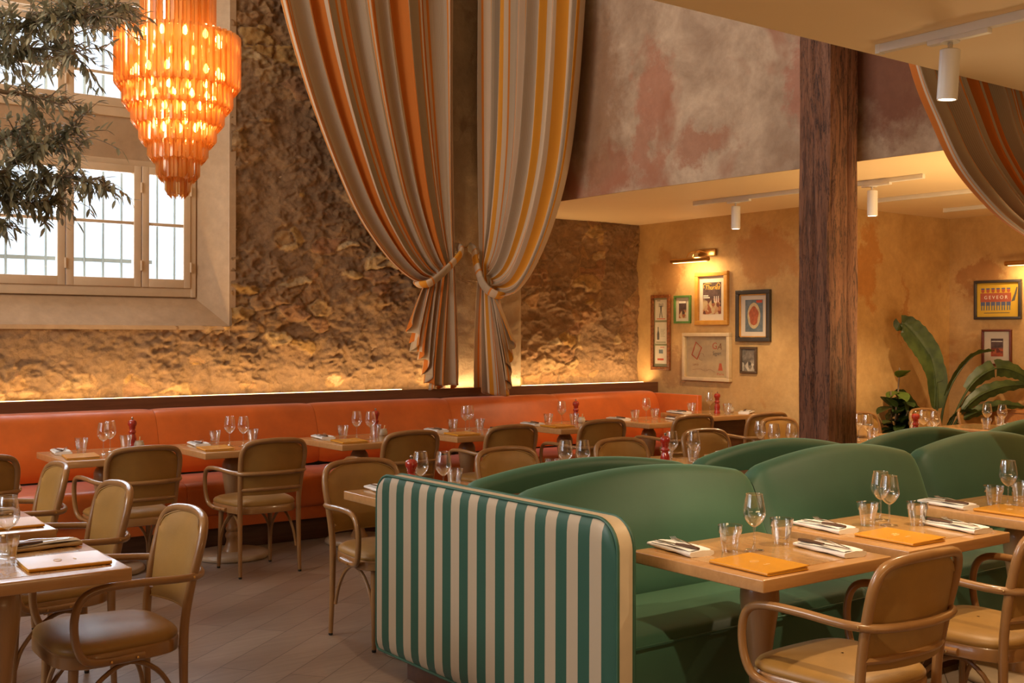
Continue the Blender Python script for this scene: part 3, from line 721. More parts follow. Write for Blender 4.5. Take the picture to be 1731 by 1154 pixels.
# ------------------------------------------------------------------ CHAIR
def make_chair():
    root = empty('bentwood_armchair')
    # seat outline
    def outline(k=1.0, n=40):
        out = []
        for i in range(n):
            a = 2 * PI * i / n; c, s = math.cos(a), math.sin(a)
            e = .52; x = math.copysign(abs(c) ** e, c) * .232 * k; y = math.copysign(abs(s) ** e, s) * .228 * k
            x *= 1 + .10 * (y / .22); out.append((x, y + .01))
        return out
    b = MB(); b.grid([[(x, y, z) for x, y in outline(k) + outline(k)[:1]] for z, k in ((.388, .955), (.392, .985), (.43, .985), (.436, .965))])
    n = 40; o2 = outline(.965); b.add([(x, y, .436) for x, y in o2], [tuple(range(n))]); o3 = outline(.955); b.add([(x, y, .388) for x, y in o3], [tuple(range(n))])
    b.build('seat_frame', 'bentwood', root)
    b = MB(); rings = [(.434, .955), (.440, .975), (.450, .975), (.462, .94), (.472, .86), (.480, .70), (.485, .45), (.487, .2), (.4875, .02)]
    b.grid([[(x, y, z) for x, y in outline(k) + outline(k)[:1]] for z, k in rings]); b.build('seat_cushion', 'leather', root, angle=70)
    # back frame: posts + top loop
    half = [(-.196, -.198, .40), (-.198, -.203, .50), (-.205, -.222, .62), (-.212, -.245, .72), (-.208, -.262, .785), (-.185, -.276, .826), (-.14, -.290, .843), (-.07, -.303, .850)]
    pts = half + [(0, -.308, .852)] + [(-x, y, z) for x, y, z in half[::-1]]
    b = MB().tube(smoothpath(pts, 4), .0165, 10)
    b.tube(smoothpath([(-.200, -.212, .545), (-.12, -.245, .548), (0, -.258, .55), (.12, -.245, .548), (.200, -.212, .545)], 4), .0125, 8)
    b.build('back_frame', 'bentwood', root)
    # upholstered back
    def bp(u, v, off):
        z = .514 + v * (.843 - .514)
        zt = (z - .50) / .35
        w = .194 + .010 * min(1, zt * 1.3)
        cr = max(0, (z - .77) / .072); w *= math.sqrt(max(0.0, 1 - (cr * .62) ** 2.4)) if cr > 0 else 1
        x = u * w
        yb = -.206 - .055 * ((z - .50) / .35) ** 1.1 * 1.05 - (.04) * (1 - (abs(u)) ** 2)
        return (x, yb + off, z - (.03 * (abs(u)) ** 3 * v if v > .8 else .0))
    N, K = 16, 14; fr = [[bp(-1 + 2 * i / N, k / K, .016 * (1 - abs(-1 + 2 * i / N) ** 6) * (1 - abs(2 * k / K - 1) ** 6) + .002) for i in range(N + 1)] for k in range(K + 1)]
    bk = [[bp(-1 + 2 * i / N, k / K, -.006) for i in range(N + 1)] for k in range(K + 1)]
    b = MB().grid(fr); b.grid(bk, True)
    rim = [(0, i) for i in range(N)] + [(k, N) for k in range(K)] + [(K, i) for i in range(N, 0, -1)] + [(k, 0) for k in range(K, -1, -1)]
    b.grid([[fr[a][c] for a, c in rim], [bk[a][c] for a, c in rim]])
    bkr = b.build('backrest', 'leather', root, angle=60)
    MB().tube([fr[a][c] for a, c in rim], .0035, 6).build('welt', 'leather', bkr)
    # arms: one bent piece wrapped round the back
    ha = [(-.226, -.05, .408), (-.236, .05, .406), (-.247, .12, .412), (-.258, .165, .435), (-.265, .188, .49), (-.268, .194, .56), (-.270, .180, .618), (-.270, .145, .650), (-.266, .08, .662), (-.258, -.03, .662), (-.248, -.13, .656), (-.232, -.20, .652), (-.20, -.252, .650), (-.14, -.282, .650), (-.06, -.298, .650)]
    pts = ha + [(0, -.302, .650)] + [(-x, y, z) for x, y, z in ha[::-1]]
    arm = MB().tube(smoothpath(pts, 4), .0138, 10).build('armrest', 'bentwood', root)
    for s in (-1, 1):
        for (x, y, z) in ((.243, -.02, .409), (.250, .07, .408), (.226, -.222, .652)):
            MB().lathe([(.0, -.003), (.0045, -.003), (.0045, .002), (.001, .003)], 8).build('screw', 'brass', arm, loc=(s * (x + .010), y, z)).rotation_euler = (0, s * PI / 2, 0)
    # legs
    for s in (-1, 1):
        for k, p in enumerate(([(s * .196, -.198, .41), (s * .197, -.200, .25), (s * .200, -.212, .012)], [(s * .168, .168, .395), (s * .172, .176, .2), (s * .178, .186, .012)])):
            lg = MB().tube(smoothpath(p, 5), [.0175 - .006 * i / 10 for i in range(11)], 10).build('leg', 'bentwood', root)
            x, y, z = p[-1]; MB().lathe([(.009, 0), (.011, .003), (.011, .014)], 10, x, y).build('foot_cap', 'darkfoot', lg)
        p = [(s * .188, -.185, .16), (s * .180, -.165, .25), (s * .172, -.11, .335), (s * .170, -.02, .375), (s * .168, .07, .335), (s * .172, .145, .25), (s * .176, .172, .17)]
        MB().tube(smoothpath(p, 4), .009, 8).build('leg_brace', 'bentwood', root)
    p = [(-.170, .172, .18), (-.15, .165, .27), (-.09, .15, .35), (0, .14, .378), (.09, .15, .35), (.15, .165, .27), (.170, .172, .18)]
    MB().tube(smoothpath(p, 4), .009, 8).build('leg_brace', 'bentwood', root)
    return root
chair = make_chair()
CG = 'bentwood armchairs with tan upholstery'
def put_chair(x, y, deg, label): return use(chair, (x, y, 0), math.radians(deg), label, 'chair', CG)
put_chair(3.00, 2.255, 0, 'armchair pushed under the nearest right hand table, its back to the viewer')
put_chair(3.79, 2.26, 0, 'armchair cut off by the right picture edge at the second green booth table')
put_chair(1.235, 4.07, 90, 'large tan bentwood armchair in the left foreground facing left, whole seat in view')
put_chair(1.25, 4.94, 90, 'tan bentwood armchair facing left directly behind the large left foreground armchair')
put_chair(1.24, 5.86, 88, 'tan bentwood armchair facing left, farthest of the three along the left side tables')
put_chair(1.27, 6.76, 0, 'tan bentwood armchair cut off by the left picture edge in front of the orange banquette')
put_chair(2.17, 6.76, 0, 'armchair with its back to the viewer at the leftmost laid banquette table')
put_chair(2.985, 6.775, 0, 'armchair on the open floor at the second banquette table, all four legs in view')
put_chair(3.98, 6.77, 0, 'tan bentwood armchair at the third banquette table, behind the striped bench end pepper mill')
put_chair(4.85, 6.78, -4, 'tan bentwood armchair at the fourth banquette table, left of the second curtain tail')
put_chair(5.74, 6.80, -5, 'tan bentwood armchair at the fifth banquette table, left arm curving out')
put_chair(6.72, 6.80, -4, 'tan bentwood armchair at the last banquette table, below the green framed picture')
put_chair(7.44, 6.62, -8, 'tan bentwood armchair at the table beyond the banquette, just left of the timber post')
put_chair(2.832, 4.86, 180, 'tan bentwood armchair facing the viewer left of the striped bench end')
put_chair(3.81, 4.92, 180, 'tan bentwood armchair facing the viewer behind the first arch of the green booth')
put_chair(4.73, 4.97, 180, 'armchair facing the viewer, second to the right of the striped bench end')
put_chair(5.67, 5.16, 178, 'tan bentwood armchair facing the viewer right of the red pepper mill behind the booth')
put_chair(6.97, 5.60, 180, 'tan bentwood armchair facing the viewer, half hidden by the left side of the timber post')
put_chair(8.05, 5.62, 180, 'tan bentwood armchair facing the viewer just right of the timber post')
put_chair(8.92, 5.60, 180, 'tan bentwood armchair facing the viewer in front of the tall banana plant')
put_chair(9.60, 5.56, 180, 'tan bentwood armchair facing the viewer below the small red framed picture')

# ------------------------------------------------------------------ TABLES
def make_table(w, d, name='bistro_table', top='oak', panel=False):
    r = empty(name)
    MB().box(-w / 2, w / 2, -d / 2, d / 2, .708, .749, .004).build('tabletop', top, r)
    MB().box(-w / 2 + .06, w / 2 - .06, -d / 2 + .06, d / 2 - .06, .745, .7502, 0).build('inlay_panel', 'oak_inlay', r, False)
    if panel:
        MB().box(-w / 2 + .05, w / 2 - .02, d / 2 - .2, d / 2 - .16, 0, .71, .004).build('support_panel', 'walnut_red', r)
        MB().box(-w / 2 + .05, w / 2 - .02, -.10, -.06, 0, .71, .004).build('support_panel', 'walnut_red', r)
    else:
        pr = [(.082, .709), (.086, .700), (.084, .688), (.070, .680), (.058, .668), (.074, .652), (.086, .63), (.088, .595), (.083, .55), (.071, .49), (.058, .42), (.048, .34), (.041, .26), (.039, .215),
              (.052, .198), (.056, .188), (.050, .178), (.046, .170), (.054, .160), (.058, .146), (.054, .132), (.047, .122), (.050, .100), (.062, .075), (.080, .052), (.085, .040)]
        MB().lathe([(q * .77, z) for q, z in pr], 28).build('baluster', 'baluster', r, angle=50)
        MB().lathe([(.240, 0), (.247, .006), (.248, .018), (.243, .030), (.23, .038), (.06, .041)], 48).build('base_disc', 'base_disc', r, angle=50)
    return r
tb = make_table(.655, .60); tq = make_table(.65, .70)
TG, TQ = 'square oak tables along the green booth', 'oak tables along the orange banquette'
def put_table(p, cx, cy, label, grp): return use(p, (cx, cy, 0), 0, label, 'table', grp)
TABS = {}
def T(key, p, x0, x1, y0, y1, label, grp):
    put_table(p, (x0 + x1) / 2, (y0 + y1) / 2, label, grp); TABS[key] = (x0, x1, y0, y1)
T('T1', tb, 2.687, 3.342, 2.322, 2.922, 'square oak table nearest the viewer at the green booth, beside the striped end', TG)
T('T2', tb, 3.467, 4.122, 2.337, 2.937, 'square oak table second from the striped end on the near side of the green booth', TG)
T('T3', tb, 4.42, 5.075, 2.35, 2.95, 'square oak table at the right picture edge on the near side of the green booth', TG)
T('L1', tq, .53, 1.183, 3.67, 4.336, 'oak table with bluish window sheen in the left foreground corner', 'oak tables at the left edge')
T('L2', tq, .53, 1.183, 4.56, 5.25, 'oak table with window sheen behind the left foreground table', 'oak tables at the left edge')
T('a', tq, 1.85, 2.50, 6.92, 7.62, 'oak table farthest left of the fully visible banquette tables', TQ)
T('b', tq, 2.70, 3.35, 6.92, 7.62, 'oak table second from the left at the banquette, above the round base disc in view', TQ)
T('c', tq, 3.66, 4.31, 6.89, 7.59, 'oak table third from the left at the banquette', TQ)
T('d', tq, 4.635, 5.285, 6.93, 7.63, 'oak table fourth from the left at the banquette, right below the curtains', TQ)
T('e', tq, 5.70, 6.35, 7.05, 7.70, 'oak table fifth from the left at the banquette, right of the second curtain tail', TQ)
T('f', tq, 6.67, 7.32, 7.05, 7.70, 'brightly lit oak table at the right end of the banquette', TQ)
T('S0', tb, 2.59, 3.245, 4.26, 4.86, 'oak table half hidden behind the striped end of the green booth', TG)
T('S1', tb, 3.54, 4.195, 4.34, 4.94, 'oak table mostly hidden behind the first arch of the green booth', TG)
T('S2', tb, 4.40, 5.055, 4.40, 5.00, 'oak table behind the dip between the first two booth arches', TG)
T('S3', tb, 5.25, 5.905, 4.43, 5.03, 'oak table behind the green booth directly left of the timber post', TG)
T('R1', tb, 6.55, 7.205, 4.72, 5.32, 'oak table behind the green booth directly right of the timber post', TG)
T('R2', tb, 7.30, 7.955, 4.72, 5.32, 'oak table with a bright red pepper mill in front of the plants', TG)
T('R3', tb, 8.42, 9.075, 4.88, 5.48, 'oak table at the far right behind the booth, below the yellow poster', TG)
tgx = make_table(.70, .66, 'panel_table', 'oak', True)
tgx.location = (7.66, 7.22, .045)
tag(tgx, 'oak table on dark panel legs beyond the banquette end below the framed pictures', 'table'); TABS['g'] = (7.31, 8.01, 6.89, 7.55)
for ch in tgx.children:
    if ch.name.startswith('support'):
        ch.scale = (1, 1, 1)
        for v in ch.data.vertices:
            if v.co.z < .1: v.co.z -= .045

# ------------------------------------------------------------------ TABLEWARE
def make_wine():
    r = empty('wine_glass')
    pr = [(.0045, .084), (.010, .086), (.024, .098), (.0365, .118), (.0395, .136), (.036, .165), (.0295, .198)]
    pr = [tuple(p[1:]) for p in smoothpath([(0, *p) for p in pr], 4)]
    MB().lathe(pr, 24, closed=False).build('bowl', 'glass', r, angle=80)
    MB().lathe([(.034, 0), (.034, .002), (.014, .004), (.005, .010), (.0034, .03), (.0034, .07), (.0055, .084), (.004, .088)], 20).build('stem', 'glass', r, angle=80)
    MB().tube([(.0295 * math.cos(2 * PI * k / 24), .0295 * math.sin(2 * PI * k / 24), .198) for k in range(24)], .0008, 5, closed=True).build('rim', 'glass', r)
    return r
def make_tumbler():
    fac = lambda k, z: 1 - (.045 if (k % 4 == 2) else (.022 if k % 2 else 0)) * (1 if .008 < z < .065 else 0)
    pr = [(.027, 0), (.0275, .008), (.031, .02), (.035, .045), (.0375, .062), (.0405, .068), (.0425, .092), (.0405, .092), (.0385, .068), (.034, .045), (.029, .022), (.001, .018)]
    r = MB().lathe(pr, 36, closed=True, scal=fac).build('tumbler', 'glass', angle=25); return r
def make_pepper():
    r = empty('pepper_mill')
    pr = [(.028, 0), (.029, .004), (.029, .014), (.024, .022), (.0225, .03), (.026, .048), (.027, .06), (.023, .078), (.0185, .088), (.0185, .094), (.024, .098), (.0245, .108), (.0185, .114), (.017, .122), (.0215, .128), (.0225, .132)]
    MB().lathe(pr, 24).build('body', 'red_lacquer', r, angle=60)
    MB().lathe([(.0185, .132), (.021, .138), (.028, .15), (.0295, .162), (.026, .174), (.016, .182), (.004, .184)], 24).build('turning_head', 'red_lacquer', r, angle=60)
    MB().lathe([(.003, .183), (.003, .187), (.0075, .190), (.008, .196), (.004, .201), (.0005, .202)], 12).build('knob', 'steel', r)
    return r
def make_pot():
    r = empty('condiment_pot')
    MB().lathe([(.024, 0), (.030, .006), (.033, .02), (.031, .036), (.025, .044), (.027, .050), (.024, .050), (.022, .044), (.028, .03), (.004, .008)], 24).build('bowl', 'porcelain', r, angle=60)
    MB().tube([(0, 0, .015), (.012, .004, .05), (.022, .007, .075)], [.004, .0035, .005], 8).build('spoon', 'woodstick', r)
    return r
def make_menu():
    r = empty('menu')
    MB().box(-.093, .093, -.128, .128, 0, .0035, .0012).build('back_cover', 'menu', r)
    MB().box(-.089, .091, -.125, .125, .0035, .008).build('pages', 'menu_paper', r, False)
    P = [[(-.094 + .188 * i / 8, y, .0085 + .004 * (i / 8) ** 2) for i in range(9)] for y in (-.129, .129)]
    P2 = [[(x, y, z + .003) for x, y, z in row] for row in P]
    b = MB().grid(P); b.grid(P2); rimi = [(0, i) for i in range(9)] + [(1, i) for i in range(8, -1, -1)] + [(0, 0)]
    b.grid([[P[a][c] for a, c in rimi], [P2[a][c] for a, c in rimi]])
    cv = b.build('front_cover', 'menu', r)
    MB().tube([(-.094, -.128, .006), (-.094, .128, .006)], .0058, 8).build('spine', 'menu', r)
    MB().tube([(.0 + .017 * math.cos(2 * PI * k / 20), .02 + .012 * math.sin(2 * PI * k / 20), .0132) for k in range(20)], .0009, 4, closed=True).build('emblem', 'emblem', cv)
    b = MB()
    for k in range(4): b.box(-.012 + k * .007, -.008 + k * .007, -.038, -.038 + (.006 if k % 2 else .009), .0130, .0136)
    b.build('emblem', 'emblem', cv, False)
    return r
def make_napkin(mat='linen'):
    """folded napkin, long axis y"""
    rows = []
    for i in range(13):
        v = -.125 + .25 * i / 12; row = []
        for k in range(17):
            a = 2 * PI * k / 16; c, s = math.cos(a), math.sin(a)
            w = .052 * (1 + .03 * math.sin(i * 1.3)); hgt = .0085 * (1 + .25 * math.sin(i * .9 + 1))
            row.append((math.copysign(abs(c) ** .4, c) * w, v, .0095 + math.copysign(abs(s) ** .7, s) * hgt * (1 + .15 * math.sin(k * 2.1 + i * .5))))
        rows.append(row)
    b = MB().grid(rows); b.add([r for r in rows[0][:-1]], [tuple(range(16))]); b.add([r for r in rows[-1][:-1]], [tuple(range(16))])
    # loose top layer
    L = [[(-.048 + .092 * i / 8, -.118 + .225 * j / 10, .0205 + .0025 * math.sin(i * .8 + j * .5)) for i in range(9)] for j in range(11)]
    b.grid(L)
    return b.build('napkin', mat, angle=50)
def make_knife():
    r = empty('steak_knife')
    MB().tube([(0, -.115, .006), (0, -.09, .007), (0, -.05, .007), (0, -.005, .006)], [.007, .0085, .0075, .006], 10, flat=(.75, 1.1)).build('handle', 'knife_h', r)
    MB().add([(-.007, -.005, .005), (.007, -.005, .005), (.007, .07, .005), (.0, .115, .005), (-.006, .08, .005), (-.007, -.005, .0064), (.007, -.005, .0064), (.007, .07, .0064), (.0, .115, .0060), (-.006, .08, .0064)],
             [(0, 1, 2, 3, 4), (9, 8, 7, 6, 5), (0, 1, 6, 5), (1, 2, 7, 6), (2, 3, 8, 7), (3, 4, 9, 8), (4, 0, 5, 9)]).build('blade', 'steel', r, False)
    return r
def make_fork():
    r = empty('fork')
    MB().tube(smoothpath([(0, -.10, .003), (0, -.05, .005), (0, .02, .008), (0, .05, .004)], 4), .0028, 6, flat=(.6, 1.3)).build('handle', 'steel', r)
    b = MB(); b.box(-.011, .011, .05, .068, .003, .005)
    for k in range(4): b.tube([(-.0095 + k * .0063, .066, .004), (-.0095 + k * .0063, .085, .003), (-.0095 + k * .0063, .105, .008)], .0013, 5)
    b.build('tines', 'steel', r)
    return r
def make_bucket():
    r = empty('ice_bucket')
    MB().lathe([(.052, 0), (.055, .004), (.066, .09), (.070, .095), (.068, .098), (.063, .094), (.052, .008), (.001, .006)], 28).build('bowl', 'steel', r, angle=50)
    MB().tube([(.0685 * math.cos(2 * PI * k / 28), .0685 * math.sin(2 * PI * k / 28), .097) for k in range(28)], .002, 6, closed=True).build('rim', 'steel', r)
    return r
PR = dict(win=make_wine(), tum=make_tumbler(), pep=make_pepper(), pot=make_pot(), menu=make_menu(), nap=make_napkin(), knife=make_knife(), fork=make_fork(), buc=make_bucket())
napk = make_napkin('linen_kraft')
WHERE = dict(T1='the booth table beside the striped end', T2='the second booth table from the striped end', T3='the booth table at the right picture edge',
    L1='the left foreground corner table', L2='the table behind the left foreground one', a='the leftmost full banquette table', b='the second banquette table from the left',
    c='the third banquette table from the left', d='the fourth banquette table from the left', e='the fifth banquette table from the left', f='the banquette table at its right end',
    g='the panel leg table beyond the banquette', S0='the table behind the striped bench end', S1='the table behind the first booth arch', S2='the table behind the first booth dip',
    S3='the table just left of the timber post', R1='the table just right of the timber post', R2='the table before the plants', R3='the far right table below the yellow poster')
KN = dict(win=('wine glass', 'clear stemmed wine glass', 'stemmed wine glasses'), tum=('drinking glass', 'faceted clear tumbler', 'faceted tumblers'), pep=('pepper mill', 'red lacquered pepper mill', 'red pepper mills'),
    pot=('condiment pot', 'small pale condiment pot with a wooden spoon', 'condiment pots'), menu=('menu', 'closed ochre yellow menu', 'ochre menus'), nap=('napkin', 'folded white napkin', 'folded napkins'), buc=('ice bucket', 'low metal ice bucket', 'ice buckets'))
ITEMS = dict(
T1=[('nap',2.82,2.815,-8),('tum',2.95,2.70,0),('win',3.03,2.66,0),('tum',3.21,2.69,10),('menu',2.835,2.469,-2),('nap',3.235,2.50,-8)],
T2=[('nap',3.60,2.80,-8),('tum',3.80,2.75,0),('win',3.87,2.70,0),('win',3.955,2.80,0),('tum',3.97,2.64,0),('menu',3.65,2.50,-2),('nap',4.02,2.50,-8)],
T3=[('nap',4.53,2.86,-8),('tum',4.68,2.73,0),('win',4.78,2.72,0),('tum',4.93,2.75,0),('menu',4.58,2.58,-2)],
L1=[('menu',1.02,3.845,88),('nap',1.03,4.17,96),('tum',.86,3.93,0),('win',.91,4.13,0)],
L2=[('menu',1.03,4.73,88),('nap',1.0,5.06,96)],
a=[('nap',1.96,7.46,-8),('tum',2.08,7.44,0),('win',2.15,7.21,0),('win',2.23,7.34,0),('tum',2.37,7.47,0),('pep',2.445,7.565,0),('pot',2.46,7.47,40),('menu',1.99,7.12,-8)],
b=[('nap',2.86,7.45,-8),('tum',2.99,7.49,0),('win',3.02,7.30,0),('win',3.085,7.22,0),('tum',3.25,7.45,0),('menu',2.85,7.12,-8)],
c=[('nap',3.79,7.43,-8),('tum',3.92,7.37,0),('win',3.98,7.27,0),('win',4.05,7.19,0),('tum',4.16,7.31,0),('pep',4.24,7.45,0),('pot',4.26,7.37,10),('menu',3.81,7.06,-8)],
d=[('nap',4.79,7.46,-8),('tum',4.92,7.42,0),('win',4.98,7.33,0),('win',5.05,7.38,0),('tum',5.13,7.35,0),('menu',4.79,7.09,-8),('nap',5.19,7.15,-10)],
e=[('nap',5.80,7.53,-8),('tum',5.93,7.48,0),('win',6.01,7.40,0),('tum',6.12,7.37,0),('pep',6.30,7.56,0),('pot',6.29,7.47,10),('menu',5.85,7.25,-8),('nap',6.24,7.22,-8)],
f=[('tum',6.88,7.43,0),('win',6.96,7.37,0),('tum',7.15,7.46,0),('nap',7.22,7.24,-12),('nap',6.78,7.54,-8)],
g=[('nap',7.38,7.38,-8),('win',7.52,7.13,0),('pep',7.66,7.17,0),('tum',7.72,7.10,0),('tum',7.50,7.34,0),('pot',7.85,7.18,0),('nap',7.90,7.03,-60)],
S0=[('nap',2.74,4.74,-8),('pep',2.71,4.43,0),('win',2.84,4.56,0),('win',2.93,4.50,0),('tum',3.10,4.66,0),('menu',3.12,4.43,-8)],
S1=[('nap',3.66,4.80,-8),('win',3.77,4.61,0),('win',3.85,4.56,0),('tum',3.77,4.72,0),('tum',3.99,4.67,0)],
S2=[('pep',4.52,4.63,0),('win',4.64,4.70,0),('win',4.75,4.63,0),('tum',4.70,4.80,0),('tum',4.88,4.76,0),('menu',4.93,4.56,-8),('nap',4.52,4.85,-8)],
S3=[('nap',5.38,4.89,-8),('win',5.67,4.93,0),('win',5.57,4.73,0),('win',5.68,4.68,0),('tum',5.51,4.81,0),('tum',5.84,4.75,0)],
R1=[('win',6.80,5.0,0),('win',6.77,4.90,0),('tum',6.92,4.97,0),('buc',7.10,5.18,0),('nap',7.12,4.95,-80)],
R2=[('pep',7.36,4.91,0),('win',7.58,4.99,0),('win',7.53,4.86,0),('tum',7.70,5.15,0),('tum',7.80,5.06,0),('nap',7.72,4.86,-80)],
R3=[('win',8.69,5.13,0),('win',8.66,4.98,0),('tum',8.56,5.06,0),('tum',8.85,5.11,0),('nap',8.96,5.05,-8)])
ORD = {1: ['the'], 2: ['the left', 'the right'], 3: ['the left', 'the middle', 'the right']}
fdx = (math.cos(yaw), -math.sin(yaw))
for key, lst in ITEMS.items():
    zt = .7505 if key != 'g' else .7955
    for kind in PR:
        mem = [it for it in lst if it[0] == kind]
        mem.sort(key=lambda it: (it[1] * math.cos(yaw) - it[2] * math.sin(yaw)) / (it[1] * math.sin(yaw) + it[2] * math.cos(yaw)))
        for q, it in enumerate(mem):
            cat, desc, grp = KN[kind]
            pos = '' if len(mem) == 1 else (', ' + ORD[len(mem)][q] + (' one' if len(mem) > 1 else ''))
            lab = desc + ' on ' + WHERE[key] + pos
            if kind == 'nap' and key in ('L1', 'L2'):
                use(napk, (it[1], it[2], zt), math.radians(it[3]), 'folded beige napkin on ' + WHERE[key] + pos, cat, grp); ztop = zt + .021
            else: use(PR[kind], (it[1], it[2], zt), math.radians(it[3]), lab, cat, grp)
            if kind == 'nap':
                a = math.radians(it[3]); c, s = math.cos(a), math.sin(a)
                flip = PI if (q == 1 or key in ('L1', 'L2')) else 0
                nm = 'the ' + ('' if len(mem) == 1 else ('left ' if q == 0 else 'right ')) + 'napkin of ' + WHERE[key]
                fy = -.05 if flip else .03
                use(PR['knife'], (it[1] - .02 * c - 0 * s, it[2] - .02 * s, zt + .0195), a + math.radians(6) + flip, 'dark steak knife on ' + nm, 'knife', 'steak knives on napkins')
                use(PR['fork'], (it[1] + .022 * c, it[2] + .022 * s, zt + .0215), a - math.radians(12) + PI * (0 if flip else 0), 'steel fork lying on ' + nm, 'fork', 'forks on napkins')

# ------------------------------------------------------------------ CURTAINS
def resample(pts, n):
    P = np.array([tuple(p)[:2] if len(p) == 2 else (p[0], p[1]) for p in smoothpath([(a, b, 0) for a, b in pts], 10)])
    d = np.r_[0, np.cumsum(np.hypot(*np.diff(P, axis=0).T))]; t = np.linspace(0, d[-1], n)
    return np.c_[np.interp(t, d, P[:, 0]), np.interp(t, d, P[:, 1])]
def curtain(label, Lp, Rp, Ep, Y, nf, amp, rep, mat, seed, phase=0., tail=True, nu=300, nv=90, nt=46, ydrop=0.0, plane=None, group='striped curtains', tailshape=None):
    L = resample(Lp, nv); R = resample(Rp, nv); r = np.random.default_rng(seed)
    u = np.linspace(0, 1, nu); ph = 2 * PI * nf * (u + .018 * np.sin(2 * PI * u * 2.3 + seed) + .01 * np.sin(2 * PI * u * 5.1))
    P = np.zeros((nv, nu, 3))
    wob = .6 + .5 * np.abs(np.sin(2 * PI * u * nf * .37 + seed))
    for j in range(nv):
        v = j / (nv - 1); A = amp * (1 - .60 * v ** 3) * wob
        uu = u + .17 / nf / (2) * np.sin(ph * 1 + 1.2 + .8 * v) * (1 - .3 * v)
        x = L[j, 0] * (1 - uu) + R[j, 0] * uu; z = L[j, 1] * (1 - uu) + R[j, 1] * uu
        ex = .010 * np.sin(ph * .5 + v * 5)
        P[j, :, 0] = x + ex * v; P[j, :, 1] = Y - A * np.sin(ph + .7 * v) - .4 * A * np.sin(ph * .5 + 2 * v); P[j, :, 2] = z
    rows = [P]
    if tail:
        E = resample(Ep, nu); last = P[-1]; Q = np.zeros((nt, nu, 3))
        lowx = E[:, 0]; lowz = E[:, 1]
        for j in range(nt):
            t = (j + 1) / nt; s = 1 - (1 - t) ** 1.35
            A = .022 + .030 * t
            x = last[:, 0] * (1 - s) + lowx * s; z = last[:, 2] * (1 - t) + lowz * t
            side = np.abs(u - .5) * 2
            zig = .022 * np.sin(ph * 1.0 + 1.0) * t ** 2
            Q[j, :, 0] = x + zig; Q[j, :, 2] = z + .018 * np.cos(ph) * t ** 3
            Q[j, :, 1] = (last[:, 1] * (1 - t) + (Y + ydrop) * t) - A * np.sin(ph + .7) * t - .018 * math.sin(PI * t)
        rows.append(Q)
    G = np.concatenate(rows, 0)
    if plane:
        (px, py), (ex_, ey) = plane; s = G[..., 0].copy(); off = G[..., 1] - Y     # off < 0 comes out into the room
        G[..., 0] = px + ex_ * s + off * abs(ey); G[..., 1] = py + ey * s + off * abs(ex_)
    b = MB().grid(G); o = b.build('curtain', MT[mat], angle=180)
    me = o.data; uvl = me.uv_layers.new(name='UVMap'); vi = np.zeros(len(me.loops), dtype=np.int32); me.loops.foreach_get('vertex_index', vi)
    uv = np.zeros((len(vi), 2), dtype=np.float32); uv[:, 0] = (vi % nu) / (nu - 1) * rep + phase; uv[:, 1] = vi // nu / 100.; uvl.data.foreach_set('uv', uv.ravel())
    sm = o.modifiers.new('thick', 'SOLIDIFY'); sm.thickness = .003
    tag(o, label, 'curtain', group); return o
def tieband(label, path, wide, mat='curtain2', n=14):
    pts = smoothpath(path, 8); b = MB().tube(pts, wide, 12, flat=(1.0, .45)); o = b.build('curtain_tieback', mat, angle=180)
    me = o.data; uvl = me.uv_layers.new(name='UVMap')
    for lp in me.loops: uvl.data[lp.index].uv = ((lp.vertex_index // 12) / len(pts) * 2.6, 0)
    tag(o, label, 'tieback', 'striped curtain tiebacks'); return o
YC = 8.345
cL = [(3.62, 5.3), (3.72, 4.7), (3.84, 4.194), (3.965, 3.785), (4.139, 3.327), (4.356, 2.862), (4.578, 2.473), (4.865, 2.146), (5.10, 1.985), (5.235, 1.964)]
cR = [(5.545, 5.3), (5.543, 4.4), (5.542, 3.44), (5.544, 2.21)]
curtain('wide striped orange and cream curtain left of the stone pillar, swept left and tied', cL, cR,
    [(5.05, 1.60), (5.13, 1.50), (5.13, 1.38), (5.22, 1.30), (5.24, 1.22), (5.275, 1.12), (5.29, 1.045), (5.40, 1.05), (5.585, 1.045)], YC, 9, .06, 6.5, 'curtain', 3, .36)
dR = [(1.34, 5.3), (1.31, 4.8), (1.271, 4.253), (1.203, 3.537), (1.099, 2.915), (.919, 2.437), (.70, 2.09), (.503, 1.90), (.33, 1.85), (.165, 1.874)]
dL = [(-.054, 5.3), (-.054, 4.5), (-.051, 3.476), (-.03, 2.239)]
curtain('narrower striped gold and cream curtain right of the stone pillar, swept right and tied', dL, dR,
    [(-.125, 1.005), (-.02, .99), (.10, .985), (.25, .985), (.33, .99), (.35, 1.10), (.345, 1.2), (.37, 1.32), (.41, 1.45)], 0, 8, .06, 5.5, 'curtain2', 5, .1, ydrop=0.0, plane=((5.86, 8.33), (.0702, -.9975)))
tieband('striped cloth tieback pulling in the wide left curtain', [(5.62, YC + .2, 2.30), (5.60, YC - .02, 2.27), (5.54, YC - .09, 2.21), (5.44, YC - .105, 2.12), (5.33, YC - .11, 2.03), (5.24, YC - .10, 1.965), (5.19, YC - .05, 1.945), (5.20, YC + .05, 1.96), (5.40, YC + .10, 2.09), (5.60, YC + .12, 2.26)], .050)
tieband('striped cloth tieback pulling in the right gold curtain', [(5.80, 8.47, 2.31), (5.79, 8.39, 2.27), (5.76, 8.33, 2.20), (5.745, 8.26, 2.08), (5.75, 8.19, 1.96), (5.79, 8.12, 1.885), (5.88, 8.09, 1.86), (5.95, 8.18, 1.92), (5.95, 8.3, 2.1), (5.88, 8.42, 2.26)], .050)
eL = [(4.25, 3.5), (4.38, 3.1), (4.544, 2.723), (4.718, 2.500), (4.914, 2.30), (5.224, 2.125), (5.504, 2.025), (5.75, 1.96), (5.9, 1.94)]
